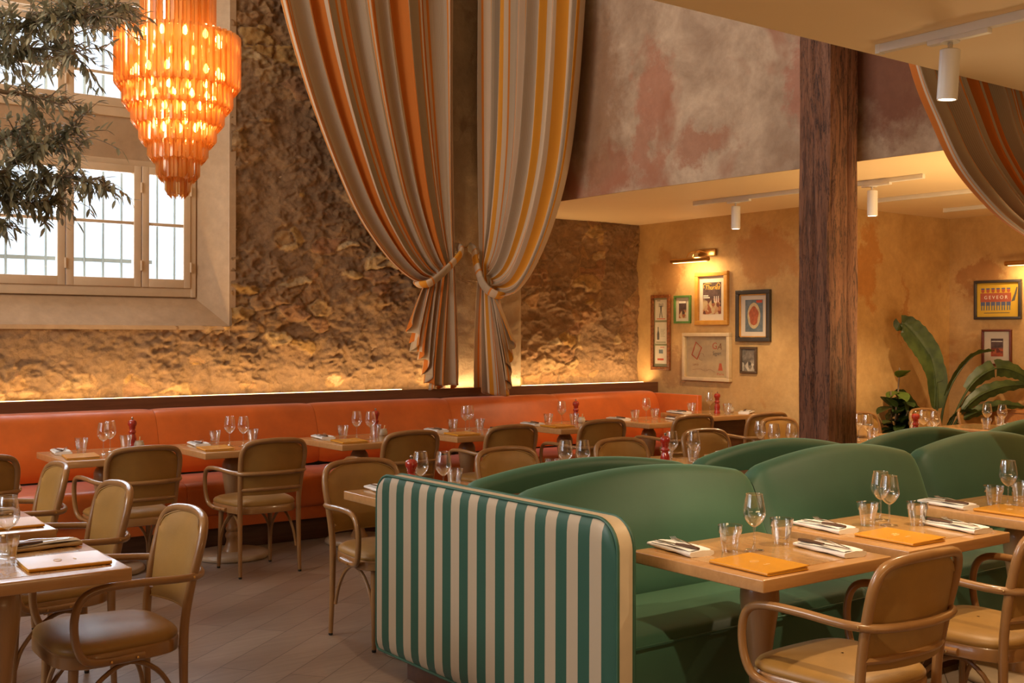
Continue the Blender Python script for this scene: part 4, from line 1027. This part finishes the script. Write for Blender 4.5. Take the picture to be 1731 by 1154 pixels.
eR = [(6.12, 3.5), (6.12, 3.0), (6.12, 2.6), (6.12, 2.2)]
curtain('striped orange and cream curtain sweeping out of the upper right picture corner', eL, eR,
    [(5.8, 1.5), (5.9, 1.2), (6.0, .98), (6.12, .98)], 3.06, 15, .045, 13, 'curtain', 9, .2, tail=True, nt=20)
tieband('striped cloth tieback on the curtain at the right picture edge', [(6.18, 3.08, 2.24), (6.12, 2.97, 2.20), (6.03, 2.95, 2.10), (5.94, 2.955, 1.98), (5.86, 2.98, 1.91), (5.84, 3.06, 1.91), (5.90, 3.13, 1.98), (6.05, 3.15, 2.12), (6.17, 3.13, 2.23)], .045)
for x, lab in ((5.63, 'small brass hook on the stone pillar holding the left tieback'), (5.79, 'small brass hook on the stone pillar holding the right tieback')):
    h = MB().tube([(x, 8.58, 2.31), (x, 8.50, 2.31), (x, 8.48, 2.325)], .006, 8).build('wall_hook', 'brass'); tag(h, lab, 'hook', 'tieback hooks')

# ------------------------------------------------------------------ CHANDELIER
CX, CY = 1.965, 5.40
chn = empty('chandelier', (CX, CY, 2.18), 0, 'tiered amber glass rod chandelier glowing above the left side of the room', 'chandelier')
Z0 = 2.18
def rod_mesh(L, w=.0165):
    """four pointed star section, lower end cut on a slant"""
    b = MB(); n = 8; vs = []
    for zt in (0, 1):
        for k in range(n):
            a = 2 * PI * k / n; rr = w if k % 2 == 0 else w * .34
            x, y = rr * math.cos(a), rr * math.sin(a)
            z = L + .003 * (k % 2) if zt else x * 1.25
            vs.append((x, y, z))
    b.add(vs, [(k, (k + 1) % n, n + (k + 1) % n, n + k) for k in range(n)] + [tuple(range(n - 1, -1, -1)), tuple(range(n, 2 * n))])
    return b
tiers = [(.165, 2.90, 3.42, 28), (.284, 2.700, 2.965, 48), (.247, 2.605, 2.730, 42), (.206, 2.518, 2.635, 35), (.169, 2.435, 2.55, 29), (.129, 2.355, 2.465, 22), (.090, 2.263, 2.385, 15), (.048, 2.187, 2.295, 8)]
rods = []
for ti, (r, z0, z1, n) in enumerate(tiers):
    for k in range(n):
        a = 2 * PI * k / n + .1 * ti; x, y = r * math.cos(a), r * math.sin(a)
        dist = (CX + x) * math.sin(yaw) + (CY + y) * math.cos(yaw)
        rods.append((dist - .25 * (ti in (1, 2, 3, 4)) + .5 * (ti == 0), ti, x, y, z0, z1, a))
rods.sort(key=lambda q: q[0])
rm = {}
stuffb = MB()
for q, (d, ti, x, y, z0, z1, a) in enumerate(rods):
    if q < 100:
        if ti not in rm:
            ob = rod_mesh(z1 - z0).build('glass_rod', 'amber', chn, False); rm[ti] = ob; o = ob
        else: o = rm[ti].copy(); COL.objects.link(o)
        o.parent = chn; o.location = (x, y, z0 - Z0); o.rotation_euler = (0, 0, a)
    else:
        m = rod_mesh(z1 - z0); c, s = math.cos(a), math.sin(a)
        stuffb.add([(x + vx * c - vy * s, y + vx * s + vy * c, vz + z0 - Z0) for vx, vy, vz in m.v], m.f)
o = stuffb.build('glass_rods', 'amber', chn, False); o['kind'] = 'stuff'
for ti, (r, z0, z1, n) in enumerate(tiers):
    rr = r - .012; MB().tube([(rr * math.cos(2 * PI * k / 40), rr * math.sin(2 * PI * k / 40), z1 - Z0 - .008) for k in range(40)], .004, 6, closed=True).build('ring_frame', 'brass', chn)
MB().tube([(0, 0, .10), (0, 0, 3.8)], .010, 8).build('suspension_rod', 'brass', chn)
for (z, r, n) in ((2.945, .20, 12), (2.775, .21, 14), (2.655, .17, 12), (2.535, .12, 9)):
    for k in range(n):
        a = 2 * PI * k / n + z; MB().lathe([(.001, -.022), (.011, -.014), (.014, 0), (.010, .014), (.001, .026)], 10).build('bulb', 'bulb', chn, loc=(r * math.cos(a), r * math.sin(a), z - Z0))
for z, p in ((2.94, 2.3), (2.80, 2.6), (2.66, 2.0), (2.53, .8), (2.40, .12)):
    l = point('chandelier_glow', (CX, CY, z), p, (1, .68, .36), .07); l.parent = chn; l.location = (0, 0, z - Z0)

# ------------------------------------------------------------------ CEILING TRACKS AND SPOTS
def track(name, p0, p1, label):
    p0 = Vector(p0); p1 = Vector(p1); L = (p1 - p0).length; a = math.atan2(p1.y - p0.y, p1.x - p0.x)
    r = empty(name, (p0.x, p0.y, H), a, label, 'ceiling track', 'white ceiling tracks')
    MB().box(0, L, -.0175, .0175, -.034, 0, .002).build('rail', 'whitemetal', r)
    MB().box(0, .02, -.0185, .0185, -.036, .001).build('end_cap', 'whitemetal', r)
    return r
def tracklamp(loc, label, lean=0, rz=0):
    r = empty('track_spotlight', loc, rz, label, 'spotlight', 'white cylinder track spotlights')
    MB().box(-.09, .16, -.016, .016, -.052, -.033, .003).build('adapter', 'whitemetal', r)
    MB().lathe([(.034, -.055), (.036, -.052), (.036, -.050)], 24).build('rosette', 'whitemetal', r)
    MB().tube([(0, 0, -.05), (0, 0, -.085)], .009, 10).build('stem', 'steel', r)
    h = MB().lathe([(.030, 0), (.0375, -.004), (.0375, -.185), (.036, -.19), (.031, -.188), (.030, -.178)], 28, closed=True).build('lamp_head', 'whitemetal', r, loc=(0, 0, -.080), angle=40)
    MB().lathe([(.001, -.1885), (.029, -.1885), (.029, -.186)], 24).build('lens', 'lens', h)
    h.rotation_euler = (0, lean, 0); return r
track('ceiling_track', (3.855, 2.746, 0), (3.853, -1.2, 0), 'white ceiling track in the upper right foreground')
track('ceiling_track', (7.06, 6.88, 0), (7.14, 4.70, 0), 'white ceiling track over the picture gallery, crossing behind the timber post')
track('ceiling_track', (8.12, 5.80, 0), (8.26, 3.0, 0), 'white ceiling track right of the post, second row deep')
track('ceiling_track', (9.23, 5.87, 0), (9.33, 3.0, 0), 'white ceiling track farthest back beside the right curtain')
tracklamp((3.855, 2.427, H), 'white cylinder spotlight on the near ceiling track at upper right', math.radians(4), math.radians(-90))
tracklamp((7.075, 6.418, H), 'white cylinder spotlight above the framed pictures left of the post', 0, math.radians(-92))
tracklamp((7.115, 5.113, H), 'white cylinder spotlight just right of the timber post', 0, math.radians(-92))

# ------------------------------------------------------------------ PICTURES
def pic_root(name, yc, zc, label, X=XW, grp='framed pictures on the plaster wall'):
    r = bpy.data.objects.new(name, None); COL.objects.link(r)
    m = Matrix(((0, 0, -1), (-1, 0, 0), (0, 1, 0))).to_4x4(); m.translation = Vector((X - .001, yc, zc)); r.matrix_world = m
    return tag(r, label, 'picture', grp)
def frame(r, w, h, fw, mat, depth=.03, lip=None):
    b = MB(); x, y = w / 2, h / 2
    for (a, c, d, e) in ((-x, x, y - fw, y), (-x, x, -y, -y + fw), (-x, -x + fw, -y + fw, y - fw), (x - fw, x, -y + fw, y - fw)): b.box(a, c, d, e, 0, depth, .004)
    return b.build('frame', mat, r)
def sheet(name, r, x0, x1, y0, y1, z, mat, t=.001): return MB().box(x0, x1, y0, y1, z - t, z).build(name, mat, r, False)
def still_life(r, x0, x1, y0, y1, z, seed, dark=(.06, .035, .03), cols=None):
    """dark printed cover with soft blobs of food colour, as a procedural print"""
    m, nt, b = new_mat('printed_cover'); v = coords(nt, (1, 1, 1)); 
    vo = nt.nodes.new('ShaderNodeTexVoronoi'); vo.inputs['Scale'].default_value = 26; lk(nt, v, vo.inputs['Vector'])
    f = noise(nt, v, 14 + seed, 4, .6)
    c = ramp(nt, vo.outputs['Color'], cols or [(.1, (.05, .03, .025)), (.35, (.22, .06, .03)), (.55, (.40, .16, .06)), (.75, (.45, .33, .18)), (.95, (.55, .42, .22))])
    sp = nt.nodes.new('ShaderNodeSeparateXYZ'); lk(nt, v, sp.inputs[0])
    mr = nt.nodes.new('ShaderNodeMapRange'); mr.inputs['From Min'].default_value = y0 + (y1 - y0) * .38; mr.inputs['From Max'].default_value = y0 + (y1 - y0) * .52; lk(nt, sp.outputs[1], mr.inputs[0])
    c = mixc(nt, mr.outputs[0], c, ramp(nt, f, [(.4, dark), (.75, tuple(q * 2.5 for q in dark))]))
    lk(nt, c, b.inputs['Base Color']); b.inputs['Roughness'].default_value = .6
    return MB().box(x0, x1, y0, y1, z - .001, z).build('print', m, r, False)
PG = 'framed pictures on the plaster wall'
# tall burl frame with three small prints
r = pic_root('framed_picture', 8.35, 1.54, 'tall narrow burl wood frame with three stacked advertising prints')
frame(r, .272, .77, .034, 'burl'); sheet('mount', r, -.105, .105, -.352, .352, .008, 'mount_olive')
for k, (y0, y1) in enumerate(((.125, .335), (-.115, .105), (-.32, -.135))):
    p = sheet('print', r, -.085, .085, y0, y1, .0095, 'paper')
    if k == 0:
        b = MB(); b.tube([(-.0, .29, .010), (.0, .285, .010)], .010, 8); b.tube([(0, .275, .010), (0, .215, .010)], [.013, .009], 8, flat=(.1, 1))
        for s in (-1, 1): b.tube([(s * .006, .215, .010), (s * .02, .15, .010)], .004, 6); b.tube([(s * .01, .27, .010), (s * .028, .262, .010), (s * .026, .30, .010)], .003, 6)
        b.build('figure_drawing', 'ink', p); sheet('caption', p, -.06, .06, .135, .143, .0102, 'redink')
        sheet('caption', p, -.06, -.01, .322, .328, .0102, 'ink')
    elif k == 1:
        b = MB(); b.lathe([(.002, 0), (.016, .002), (.017, .06), (.006, .095), (.006, .13), (.001, .132)], 12)
        bb = b.build('bottle_drawing', 'ink', p); bb.scale = (1, .1, 1); bb.rotation_euler = (-PI / 2, 0, 0); bb.rotation_euler = (PI / 2, 0, 0); bb.location = (-.04, -.075, .0105); bb.rotation_euler = (-PI / 2, 0, 0)
        bb.rotation_euler = (PI / 2 * -1, 0, 0); bb.scale = (1, .08, 1)
        for q in range(7): sheet('caption', p, -.005, .06 - .01 * (q % 3), .03 - q * .012, .033 - q * .012, .0102, 'mount_olive')
        sheet('caption', p, -.07, .07, -.105, -.095, .0102, 'mount_olive')
    else:
        sheet('caption', p, -.01, .05, -.155, -.148, .0102, 'redink'); sheet('drawing', p, -.03, .03, -.215, -.175, .0102, 'bluegrey'); sheet('drawing', p, -.05, .04, -.285, -.265, .0102, 'redink')
# small green frame
r = pic_root('framed_picture', 8.042, 1.77, 'small green frame with a dark magazine cover on a white mount')
frame(r, .232, .28, .022, 'greenframe', .025); sheet('mount', r, -.10, .10, -.125, .125, .008, 'mount'); p = still_life(r, -.052, .052, -.088, .088, .0095, 1)
sheet('title_bar', p, -.05, .045, .062, .084, .0100, 'whiteink')
# gold frame with dark cover
r = pic_root('framed_picture', 7.642, 1.872, 'large golden wood frame with a dark magazine cover lettered in yellow script')
frame(r, .43, .52, .045, 'gilt', .035); sheet('mount', r, -.17, .17, -.215, .215, .008, 'mount'); p = still_life(r, -.122, .118, -.155, .155, .0095, 3)
text_mesh('Thuriès', .066, 'yellowink', p, (0, .105, .0098), shear=.35, name='title')
b = MB(); b.tube(smoothpath([(-.105, .10, .0105), (-.11, .13, .0105), (-.07, .146, .0105), (-.01, .14, .0105)], 6), .0032, 6); b.tube(smoothpath([(.06, .12, .0105), (.08, .146, .0105), (.105, .13, .0105), (.10, .10, .0105)], 6), .0028, 6); b.build('title_flourish', 'yellowink', p)
for q in range(2): sheet('caption', p, -.115, -.05 + .02 * q, .02 - q * .018, .030 - q * .018, .0100, 'whiteink')
for x in (.03, .055, .08): sheet('candle_drawing', p, x - .004, x + .004, -.04, .02, .0100, 'whiteink')
# black frame with red seafood plate
r = pic_root('framed_picture', 7.112, 1.695, 'large black frame with an oval red seafood platter print')
frame(r, .412, .484, .038, 'blackframe', .04)
b = MB(); x, y = .165, .2
for (a, c, d, e) in ((-x, x, y - .008, y), (-x, x, -y, -y + .008), (-x, -x + .008, -y, y), (x - .008, x, -y, y)): b.box(a, c, d, e, .01, .028)
b.build('inner_frame', 'gilt', r, False)
sheet('mount', r, -.17, .17, -.205, .205, .008, 'mount'); p = sheet('print', r, -.105, .108, -.150, .150, .0095, 'bluegrey')
n = 32; b = MB(); b.poly([(.078 * math.cos(2 * PI * k / n), .122 * math.sin(2 * PI * k / n)) for k in range(n)], .0095, .0100); b.build('platter', 'platebeige', p, False)
b = MB(); b.poly([(.055 * math.cos(2 * PI * k / n) * (1 + .12 * math.sin(5 * 2 * PI * k / n)), .090 * math.sin(2 * PI * k / n)) for k in range(n)], .0100, .0105); b.build('seafood', 'lobster', p, False)
sheet('caption', p, .03, .10, .12, .145, .0100, 'redink')
# small dark frame, bw photo
r = pic_root('framed_picture', 7.174, 1.278, 'small dark brown frame with a black and white photograph, lowest right of the group')
frame(r, .204, .25, .022, 'darkframe', .025)
still_life(r, -.08, .08, -.103, .103, .009, 7, cols=[(.1, (.05, .045, .035)), (.4, (.18, .15, .11)), (.6, (.33, .28, .2)), (.9, (.55, .48, .36))], dark=(.12, .1, .075))
# cream frame with signatures
r = pic_root('framed_picture', 7.70, 1.30, 'wide cream frame with red and brown signatures and a diamond drawing')
frame(r, .625, .47, .035, 'creamframe', .05); p = sheet('print', r, -.285, .285, -.205, .205, .010, 'dimpaper')
b = MB(); q4 = [(-.21, .02), (-.155, .145), (-.08, .09), (-.14, -.025), (-.21, .02)]; b.tube([(a, c, .0112) for a, c in q4], .0065, 4); b.build('diamond_drawing', 'redink', p)
text_mesh('G', .09, 'redink', p, (.095, .105, .0102), name='signature'); text_mesh('A', .09, 'burl', p, (.155, .10, .0102), shear=.3, name='signature')
text_mesh('Sigyart', .052, 'ink', p, (.125, .035, .0102), sx=.8, name='signature')
text_mesh('Lanza', .035, 'burl', p, (-.16, -.075, .0102), name='signature'); text_mesh('Paris', .03, 'redink', p, (.17, -.165, .0102), sx=1.6, name='signature')
b = MB(); b.tube([(.17, -.06, .011), (.17, -.13, .011)], [.014, .03], 8, flat=(.05, 1)); b.build('stamp', 'redink', p)
MB().tube(smoothpath([(-.20, -.13, .011), (-.1, -.12, .011), (-.03, -.14, .011), (.03, -.12, .011), (.1, -.15, .011)], 6), .0012, 4).build('signature', 'burl', p)
MB().tube([(-.08 + .035 * math.cos(a), .0 + .035 * math.sin(a), .011) for a in np.linspace(0, 5, 20)], .0012, 4).build('signature', 'burl', p)
MB().box(-.285, .285, -.205, .205, .020, .022).build('picture_glass', 'pane', r, False)
# yellow poster and red framed cover on the far wall
XF = 10.11
r = pic_root('framed_picture', 5.855, 1.855, 'yellow GEVEOR poster in a black frame on the far wall', XF)
frame(r, .475, .375, .026, 'blackframe', .03); p = sheet('print', r, -.215, .215, -.165, .165, .009, 'posteryellow')
for k in range(6):
    x = -.152 + k * .052; b = MB(); n = 12
    b.poly([(x + .018 * math.cos(2 * PI * q / n), .088 + .021 * math.sin(2 * PI * q / n)) for q in range(n)], .009, .0096); b.box(x - .026, x + .026, -.02, .065, .009, .0094); b.build('poster_figure', 'skinink', p, False)
    MB().box(x - .022, x + .022, -.055, -.02, .009, .0095).box(x - .018, x + .018, .100, .112, .009, .0100).build('poster_figure', 'blueink', p, False)
    MB().box(x - .018, x - .006, -.10, -.055, .009, .0095).box(x + .006, x + .018, -.10, -.055, .009, .0095).build('poster_figure', 'bluegrey', p, False)
text_mesh('G E V E O R', .046, 'whiteink', p, (-.02, .022, .0102), name='lettering')
b = MB(); b.add([(.135, -.02, .0098), (.17, -.01, .0098), (.185, .05, .0098), (.197, .115, .0098), (.187, .118, .0098), (.168, .06, .0098)], [(0, 1, 2, 3, 4, 5)]); b.build('bottle_drawing', 'ink', p, False)
sheet('caption', p, -.14, .12, -.128, -.122, .0098, 'ink')
r = pic_root('framed_picture', 5.862, 1.40, 'mahogany red frame with a small dark cover on a wide cream mount', XF)
frame(r, .298, .342, .018, 'redframe', .03); sheet('mount', r, -.135, .135, -.155, .155, .008, 'mount')
p = still_life(r, -.062, .062, -.085, .085, .0095, 5, cols=[(.1, (.12, .02, .01)), (.4, (.35, .06, .02)), (.7, (.5, .12, .03)), (.95, (.2, .05, .03))]); sheet('title_bar', p, -.055, .055, .055, .062, .0100, 'whiteink')
# brass picture lamps
def picture_lamp(yc, zc, X, label):
    r = bpy.data.objects.new('picture_lamp', None); COL.objects.link(r)
    m = Matrix(((0, 0, -1), (-1, 0, 0), (0, 1, 0))).to_4x4(); m.translation = Vector((X, yc, zc)); r.matrix_world = m
    tag(r, label, 'picture lamp', 'brass picture lamps')
    MB().box(-.02, .20, -.005, .062, 0, .03, .006).build('wall_plate', 'brass', r)
    b = MB()
    for x in (-.02, .06): b.tube(smoothpath([(x + .02, .03, .02), (x - .01, .045, .08), (x - .02, .03, .13), (x - .02, .0, .16), (x - .02, -.03, .17)], 4), .0055, 8)
    b.tube([(-.03, .04, .09), (.07, .045, .09)], .004, 6); b.build('arm', 'brass', r)
    MB().tube([(-.25, -.045, .17), (.25, -.045, .17)], .0225, 16).build('lamp_shade', 'brass', r)
    MB().box(-.22, .22, -.0685, -.066, .155, .180).build('light_slot', 'led', r, False)
    l = area('picture_light', (0, 0, 0), (0, 0, -1), .44, .02, 5.5, (1, .66, .33)); l.parent = r; l.location = (0, -.072, .168); l.rotation_euler = (Vector((0, -1, -.55))).to_track_quat('-Z', 'Y').to_euler()
    return r
picture_lamp(7.79, 2.29, XW, 'brass picture lamp above the golden framed cover')
picture_lamp(5.44, 2.23, XF, 'brass picture lamp at the right picture edge above the yellow poster')
l = point('picture_glow', (XW - .17, 7.72, 2.30), .9, (1, .70, .40), .03)

# ------------------------------------------------------------------ PLANTS
def leaf(b, base, direction, length, width, droop=.3, cup=.15, n=8, side=None):
    base = Vector(base); d = Vector(direction).normalized(); up = Vector((0, 0, 1)); sd = side.normalized() if side else d.cross(up)
    if sd.length < .1: sd = Vector((1, 0, 0))
    sd.normalize(); nr = sd.cross(d); rows = []
    for i in range(n + 1):
        t = i / n; w = width * math.sin(PI * min(1, t * .96 + .04)) ** .75
        c = base + d * (length * t) + Vector((0, 0, -droop * length * t * t))
        rows.append([tuple(c + sd * (s * w) + nr * (cup * w * abs(s))) for s in (-1, -.5, 0, .5, 1)])
    b.grid(rows)
def rubber_plant():
    r = empty('potted_rubber_plant', (8.88, 6.16, 0), 0, 'dark bushy plant with round glossy leaves right of the timber post', 'plant')
    MB().lathe([(.11, 0), (.13, .03), (.15, .32), (.16, .34), (.145, .34), (.14, .30), (.001, .30)], 24).build('pot', 'terracotta', r)
    rs = random.Random(3); b = MB(); bl = MB(); st = MB()
    for k in range(9):
        a = rs.uniform(0, 2 * PI); tip = Vector((rs.uniform(-.20, .20), rs.uniform(-.22, .0), rs.uniform(.75, 1.12)))
        if k == 0: tip = Vector((.03, -.05, 1.22))
        p = smoothpath([(0, 0, .3), (tip.x * .4, tip.y * .4, .6), tuple(tip)], 5); st.tube(p, .007, 6)
        for q in range(15):
            t = rs.uniform(.25, 1); c = Vector(p[min(len(p) - 1, int(t * (len(p) - 1)))]); an = rs.uniform(0, 2 * PI)
            dr = Vector((math.cos(an), min(.1, math.sin(an)), rs.uniform(-.3, .9)))
            leaf(bl if (k == 0 and t > .72) else b, c, dr, rs.uniform(.12, .19), rs.uniform(.045, .075), .25, .2, 6)
    st.build('stem', 'trunk', r); b.build('foliage', 'leaf_dark', r, angle=80); bl.build('young_foliage', 'leaf_light', r, angle=80)['label'] = 'light green young leaves'
rubber_plant()
def banana():
    r = empty('potted_banana_plant', (9.25, 5.97, 0), 0, 'tall banana plant with long arching paddle leaves in the back corner', 'plant')
    MB().lathe([(.10, 0), (.12, .03), (.14, .36), (.15, .38), (.13, .38), (.12, .34), (.001, .34)], 24).build('pot', 'terracotta', r)
    def paddle(path, wmax, fold=.5, split=None, twist=0, wdir=None):
        pts = smoothpath(path, 10); n = len(pts); rows = []; st = int(n * .36)
        for i in range(st, n):
            t = (i - st) / (n - 1 - st); tg = (pts[min(n - 1, i + 1)] - pts[max(0, i - 1)]).normalized()
            sd = Vector(wdir) if wdir else tg.cross(Vector((0, .3, 1))); sd = (sd - tg * sd.dot(tg)).normalized(); nr = sd.cross(tg)
            w = wmax * (math.sin(PI * min(1, t * .9 + .10)) ** .6) * (1 - .25 * t)
            rows.append([tuple(pts[i] + sd * (s * w) + nr * (fold * w * abs(s)) + Vector((0, 0, .006 * math.sin(i * 1.7 + s * 3)))) for s in (-1, -.66, -.33, 0, .33, .66, 1)])
        lf = MB()
        if split:
            a = int(len(rows) * split); lf.grid(rows[:a]); lf.grid([[r_ if k > 2 else tuple(Vector(r_) + Vector((0, 0, -.02))) for k, r_ in enumerate(rr)] for rr in rows[a - 1:]] if False else rows[a:])
        else: lf.grid(rows)
        o = lf.build('leaf', 'leaf_banana', r, angle=80)
        MB().tube(pts[:n - 2], [.013 - .010 * i / n for i in range(n - 2)], 6).build('stalk', 'leaf_banana', o)
    W = (.803, -.5955, 0)          # towards picture right
    def P(r_, z, f=0):
        r_ *= .88; z = 1.5 + (z - 1.5) * .97; return (r_ * W[0] + f * .5955, r_ * W[1] + f * .803, z)
    paddle([P(0, .35), P(-.01, .75), P(.0, 1.05), P(-.06, 1.30), P(-.22, 1.52), P(-.34, 1.62), P(-.40, 1.56)], .13, .35, wdir=(W[0] * .9, W[1] * .9, .5))
    paddle([P(.0, .35), P(.02, .7), P(.02, 1.0), P(.0, 1.22), P(-.04, 1.36)], .105, .25, wdir=(W[0], W[1], 0))
    paddle([P(.03, .35), P(.08, .8), P(.20, 1.10), P(.40, 1.32), P(.62, 1.37)], .07, .5)
    paddle([P(.04, .35), P(.20, .75), P(.38, 1.05), P(.62, 1.20), P(.85, 1.17), P(1.0, 1.06)], .09, .5, .4, wdir=(0, 0, 1))
    paddle([P(.04, .35), P(.22, .70), P(.42, .92), P(.70, 1.03), P(.98, 1.05)], .075, .5, wdir=(.1, 0, 1))
    paddle([P(.04, .35), P(.22, .66), P(.45, .80), P(.70, .86), P(.95, .84)], .055, .5, wdir=(.1, 0, 1))
    paddle([P(.03, .35), P(.10, .60), P(.20, .75), P(.36, .80), P(.52, .76)], .05, .4)
    paddle([P(-.02, .35), P(-.12, .62), P(-.24, .84), P(-.38, .98), P(-.46, .92)], .06, .4)
    paddle([P(-.02, .35), P(-.10, .55), P(-.22, .70), P(-.34, .72), P(-.42, .62)], .055, .4)
    paddle([P(.0, .35, -.05), P(.12, .50, -.12), P(.26, .60, -.2), P(.42, .56, -.26)], .075, .4)
banana()
cs = empty('console_table', (9.985, 5.35, 0), 0, 'low orange brown wooden console by the far wall behind the banana plant', 'console')
MB().box(-.11, .11, -.55, .55, .80, .83, .004).build('top', 'console', cs); MB().box(-.10, .10, -.53, .53, .60, .80).build('apron', 'console', cs, False)
for sx in (-.08, .08):
    for sy in (-.5, .5): MB().box(sx - .02, sx + .02, sy - .02, sy + .02, 0, .62).build('leg', 'console', cs, False)

# ------------------------------------------------------------------ OLIVE TREE (branches reach in from the left)
def olive():
    rs = random.Random(11)
    r = empty('olive_tree', (.35, 5.25, 0), 0, 'olive tree with slender grey green leaves reaching in from the upper left', 'tree')
    O = Vector((.35, 5.25, 0)); br = MB(); lv = MB()
    br.tube(smoothpath([(0, 0, 0), (.05, .03, 1.0), (-.03, 0, 1.9), (.05, .02, 2.8), (.02, 0, 3.4)], 6), [.075 - .002 * i for i in range(25)], 10)
    D = 5.0
    def at(px, py, d):      # a point of the crown, d metres in front of the doorway the photographer stood in
        x = (px - 865.5) / F_PX; z = (567.84 - py) / F_PX
        return Vector((math.sin(yaw) + math.cos(yaw) * x, math.cos(yaw) - math.sin(yaw) * x, z)) * d + Vector((0, 0, 1.5)) - O
    def twig(p0, p1, n, spread=.03, ll=(.038, .068)):
        p0 = Vector(p0); p1 = Vector(p1); mid = (p0 + p1) / 2 + Vector((rs.uniform(-.03, .03), rs.uniform(-.03, .03), rs.uniform(0, .05)))
        pts = smoothpath([p0, mid, p1], 5); br.tube(pts, [.0035 - .0025 * i / 10 for i in range(len(pts))], 5); ax = (p1 - p0).normalized()
        for k in range(n):
            t = (k + rs.random()) / n; c = pts[min(len(pts) - 1, int(t * len(pts)))]
            side = Vector((rs.uniform(-1, 1), rs.uniform(-1, 1), rs.uniform(-1, 1))); side = (side - ax * side.dot(ax)).normalized()
            leaf(lv, c, ax * rs.uniform(.5, 1.1) + side * .8 + Vector((0, 0, -.15)), rs.uniform(*ll), rs.uniform(.0065, .0095), .15, .2, 4)
    def bough(path, nt, spread, nl):
        pts = smoothpath([at(*p) for p in path], 8); n = len(pts)
        br.tube(pts, [max(.004, .016 - .013 * i / n) for i in range(n)], 7)
        for k in range(nt):
            t = rs.uniform(.12, 1.0); i = min(n - 2, int(t * (n - 1))); ax = (pts[i + 1] - pts[i]).normalized()
            dr = (ax * rs.uniform(.2, 1.0) + Vector((rs.gauss(0, .6), rs.gauss(0, .6), rs.gauss(-.05, .55)))).normalized()
            twig(pts[i], pts[i] + dr * rs.uniform(.4, 1) * spread, nl)
    bough([(-260, 260, 5.0), (-120, 130, 5.0), (0, 60, 5.05), (80, 35, 5.0), (140, 30, 4.95), (205, 18, 4.9)], 105, .20, 13)
    bough([(-200, 200, 5.2), (-60, 120, 5.2), (20, 90, 5.15), (90, 85, 5.1), (130, 100, 5.0)], 70, .20, 13)
    bough([(-200, 200, 4.8), (-60, 150, 4.8), (10, 158, 4.85), (60, 165, 4.9), (105, 180, 4.9)], 22, .13, 10)
    bough([(-250, 380, 4.8), (-120, 340, 4.8), (-10, 300, 4.85), (60, 255, 4.9), (130, 225, 4.95)], 90, .19, 13)
    bough([(-200, 330, 5.0), (-60, 315, 5.0), (0, 322, 5.0), (60, 315, 4.95), (120, 300, 4.9), (185, 325, 4.85)], 62, .15, 12)
    bough([(-200, 360, 5.0), (-60, 320, 5.0), (10, 340, 5.0), (60, 350, 5.0), (95, 345, 5.0)], 55, .15, 12)
    bough([(-160, 400, 4.8), (-80, 380, 4.8), (-30, 375, 4.8), (5, 385, 4.8)], 18, .10, 10)
    bough([(-150, 260, 4.9), (-40, 240, 4.9), (10, 230, 4.9), (40, 215, 4.9)], 26, .11, 10)
    for p0, p1, n in (((40, 160, 4.9), (50, 235, 4.9), 9), ((60, 165, 4.9), (78, 235, 4.9), 8), ((130, 250, 4.9), (205, 255, 4.85), 12), ((170, 30, 4.9), (230, 40, 4.85), 16), ((120, 60, 4.95), (190, 75, 4.9), 14), ((150, 20, 4.9), (225, 5, 4.85), 14)):
        twig(at(*p0), at(*p1), n)
    br.build('branches', 'trunk', r); o = lv.build('foliage', 'olive', r, angle=80)
    MB().lathe([(.26, 0), (.30, .03), (.34, .50), (.36, .53), (.33, .53), (.31, .46), (.001, .46)], 28).build('pot', 'terracotta', r)
olive()
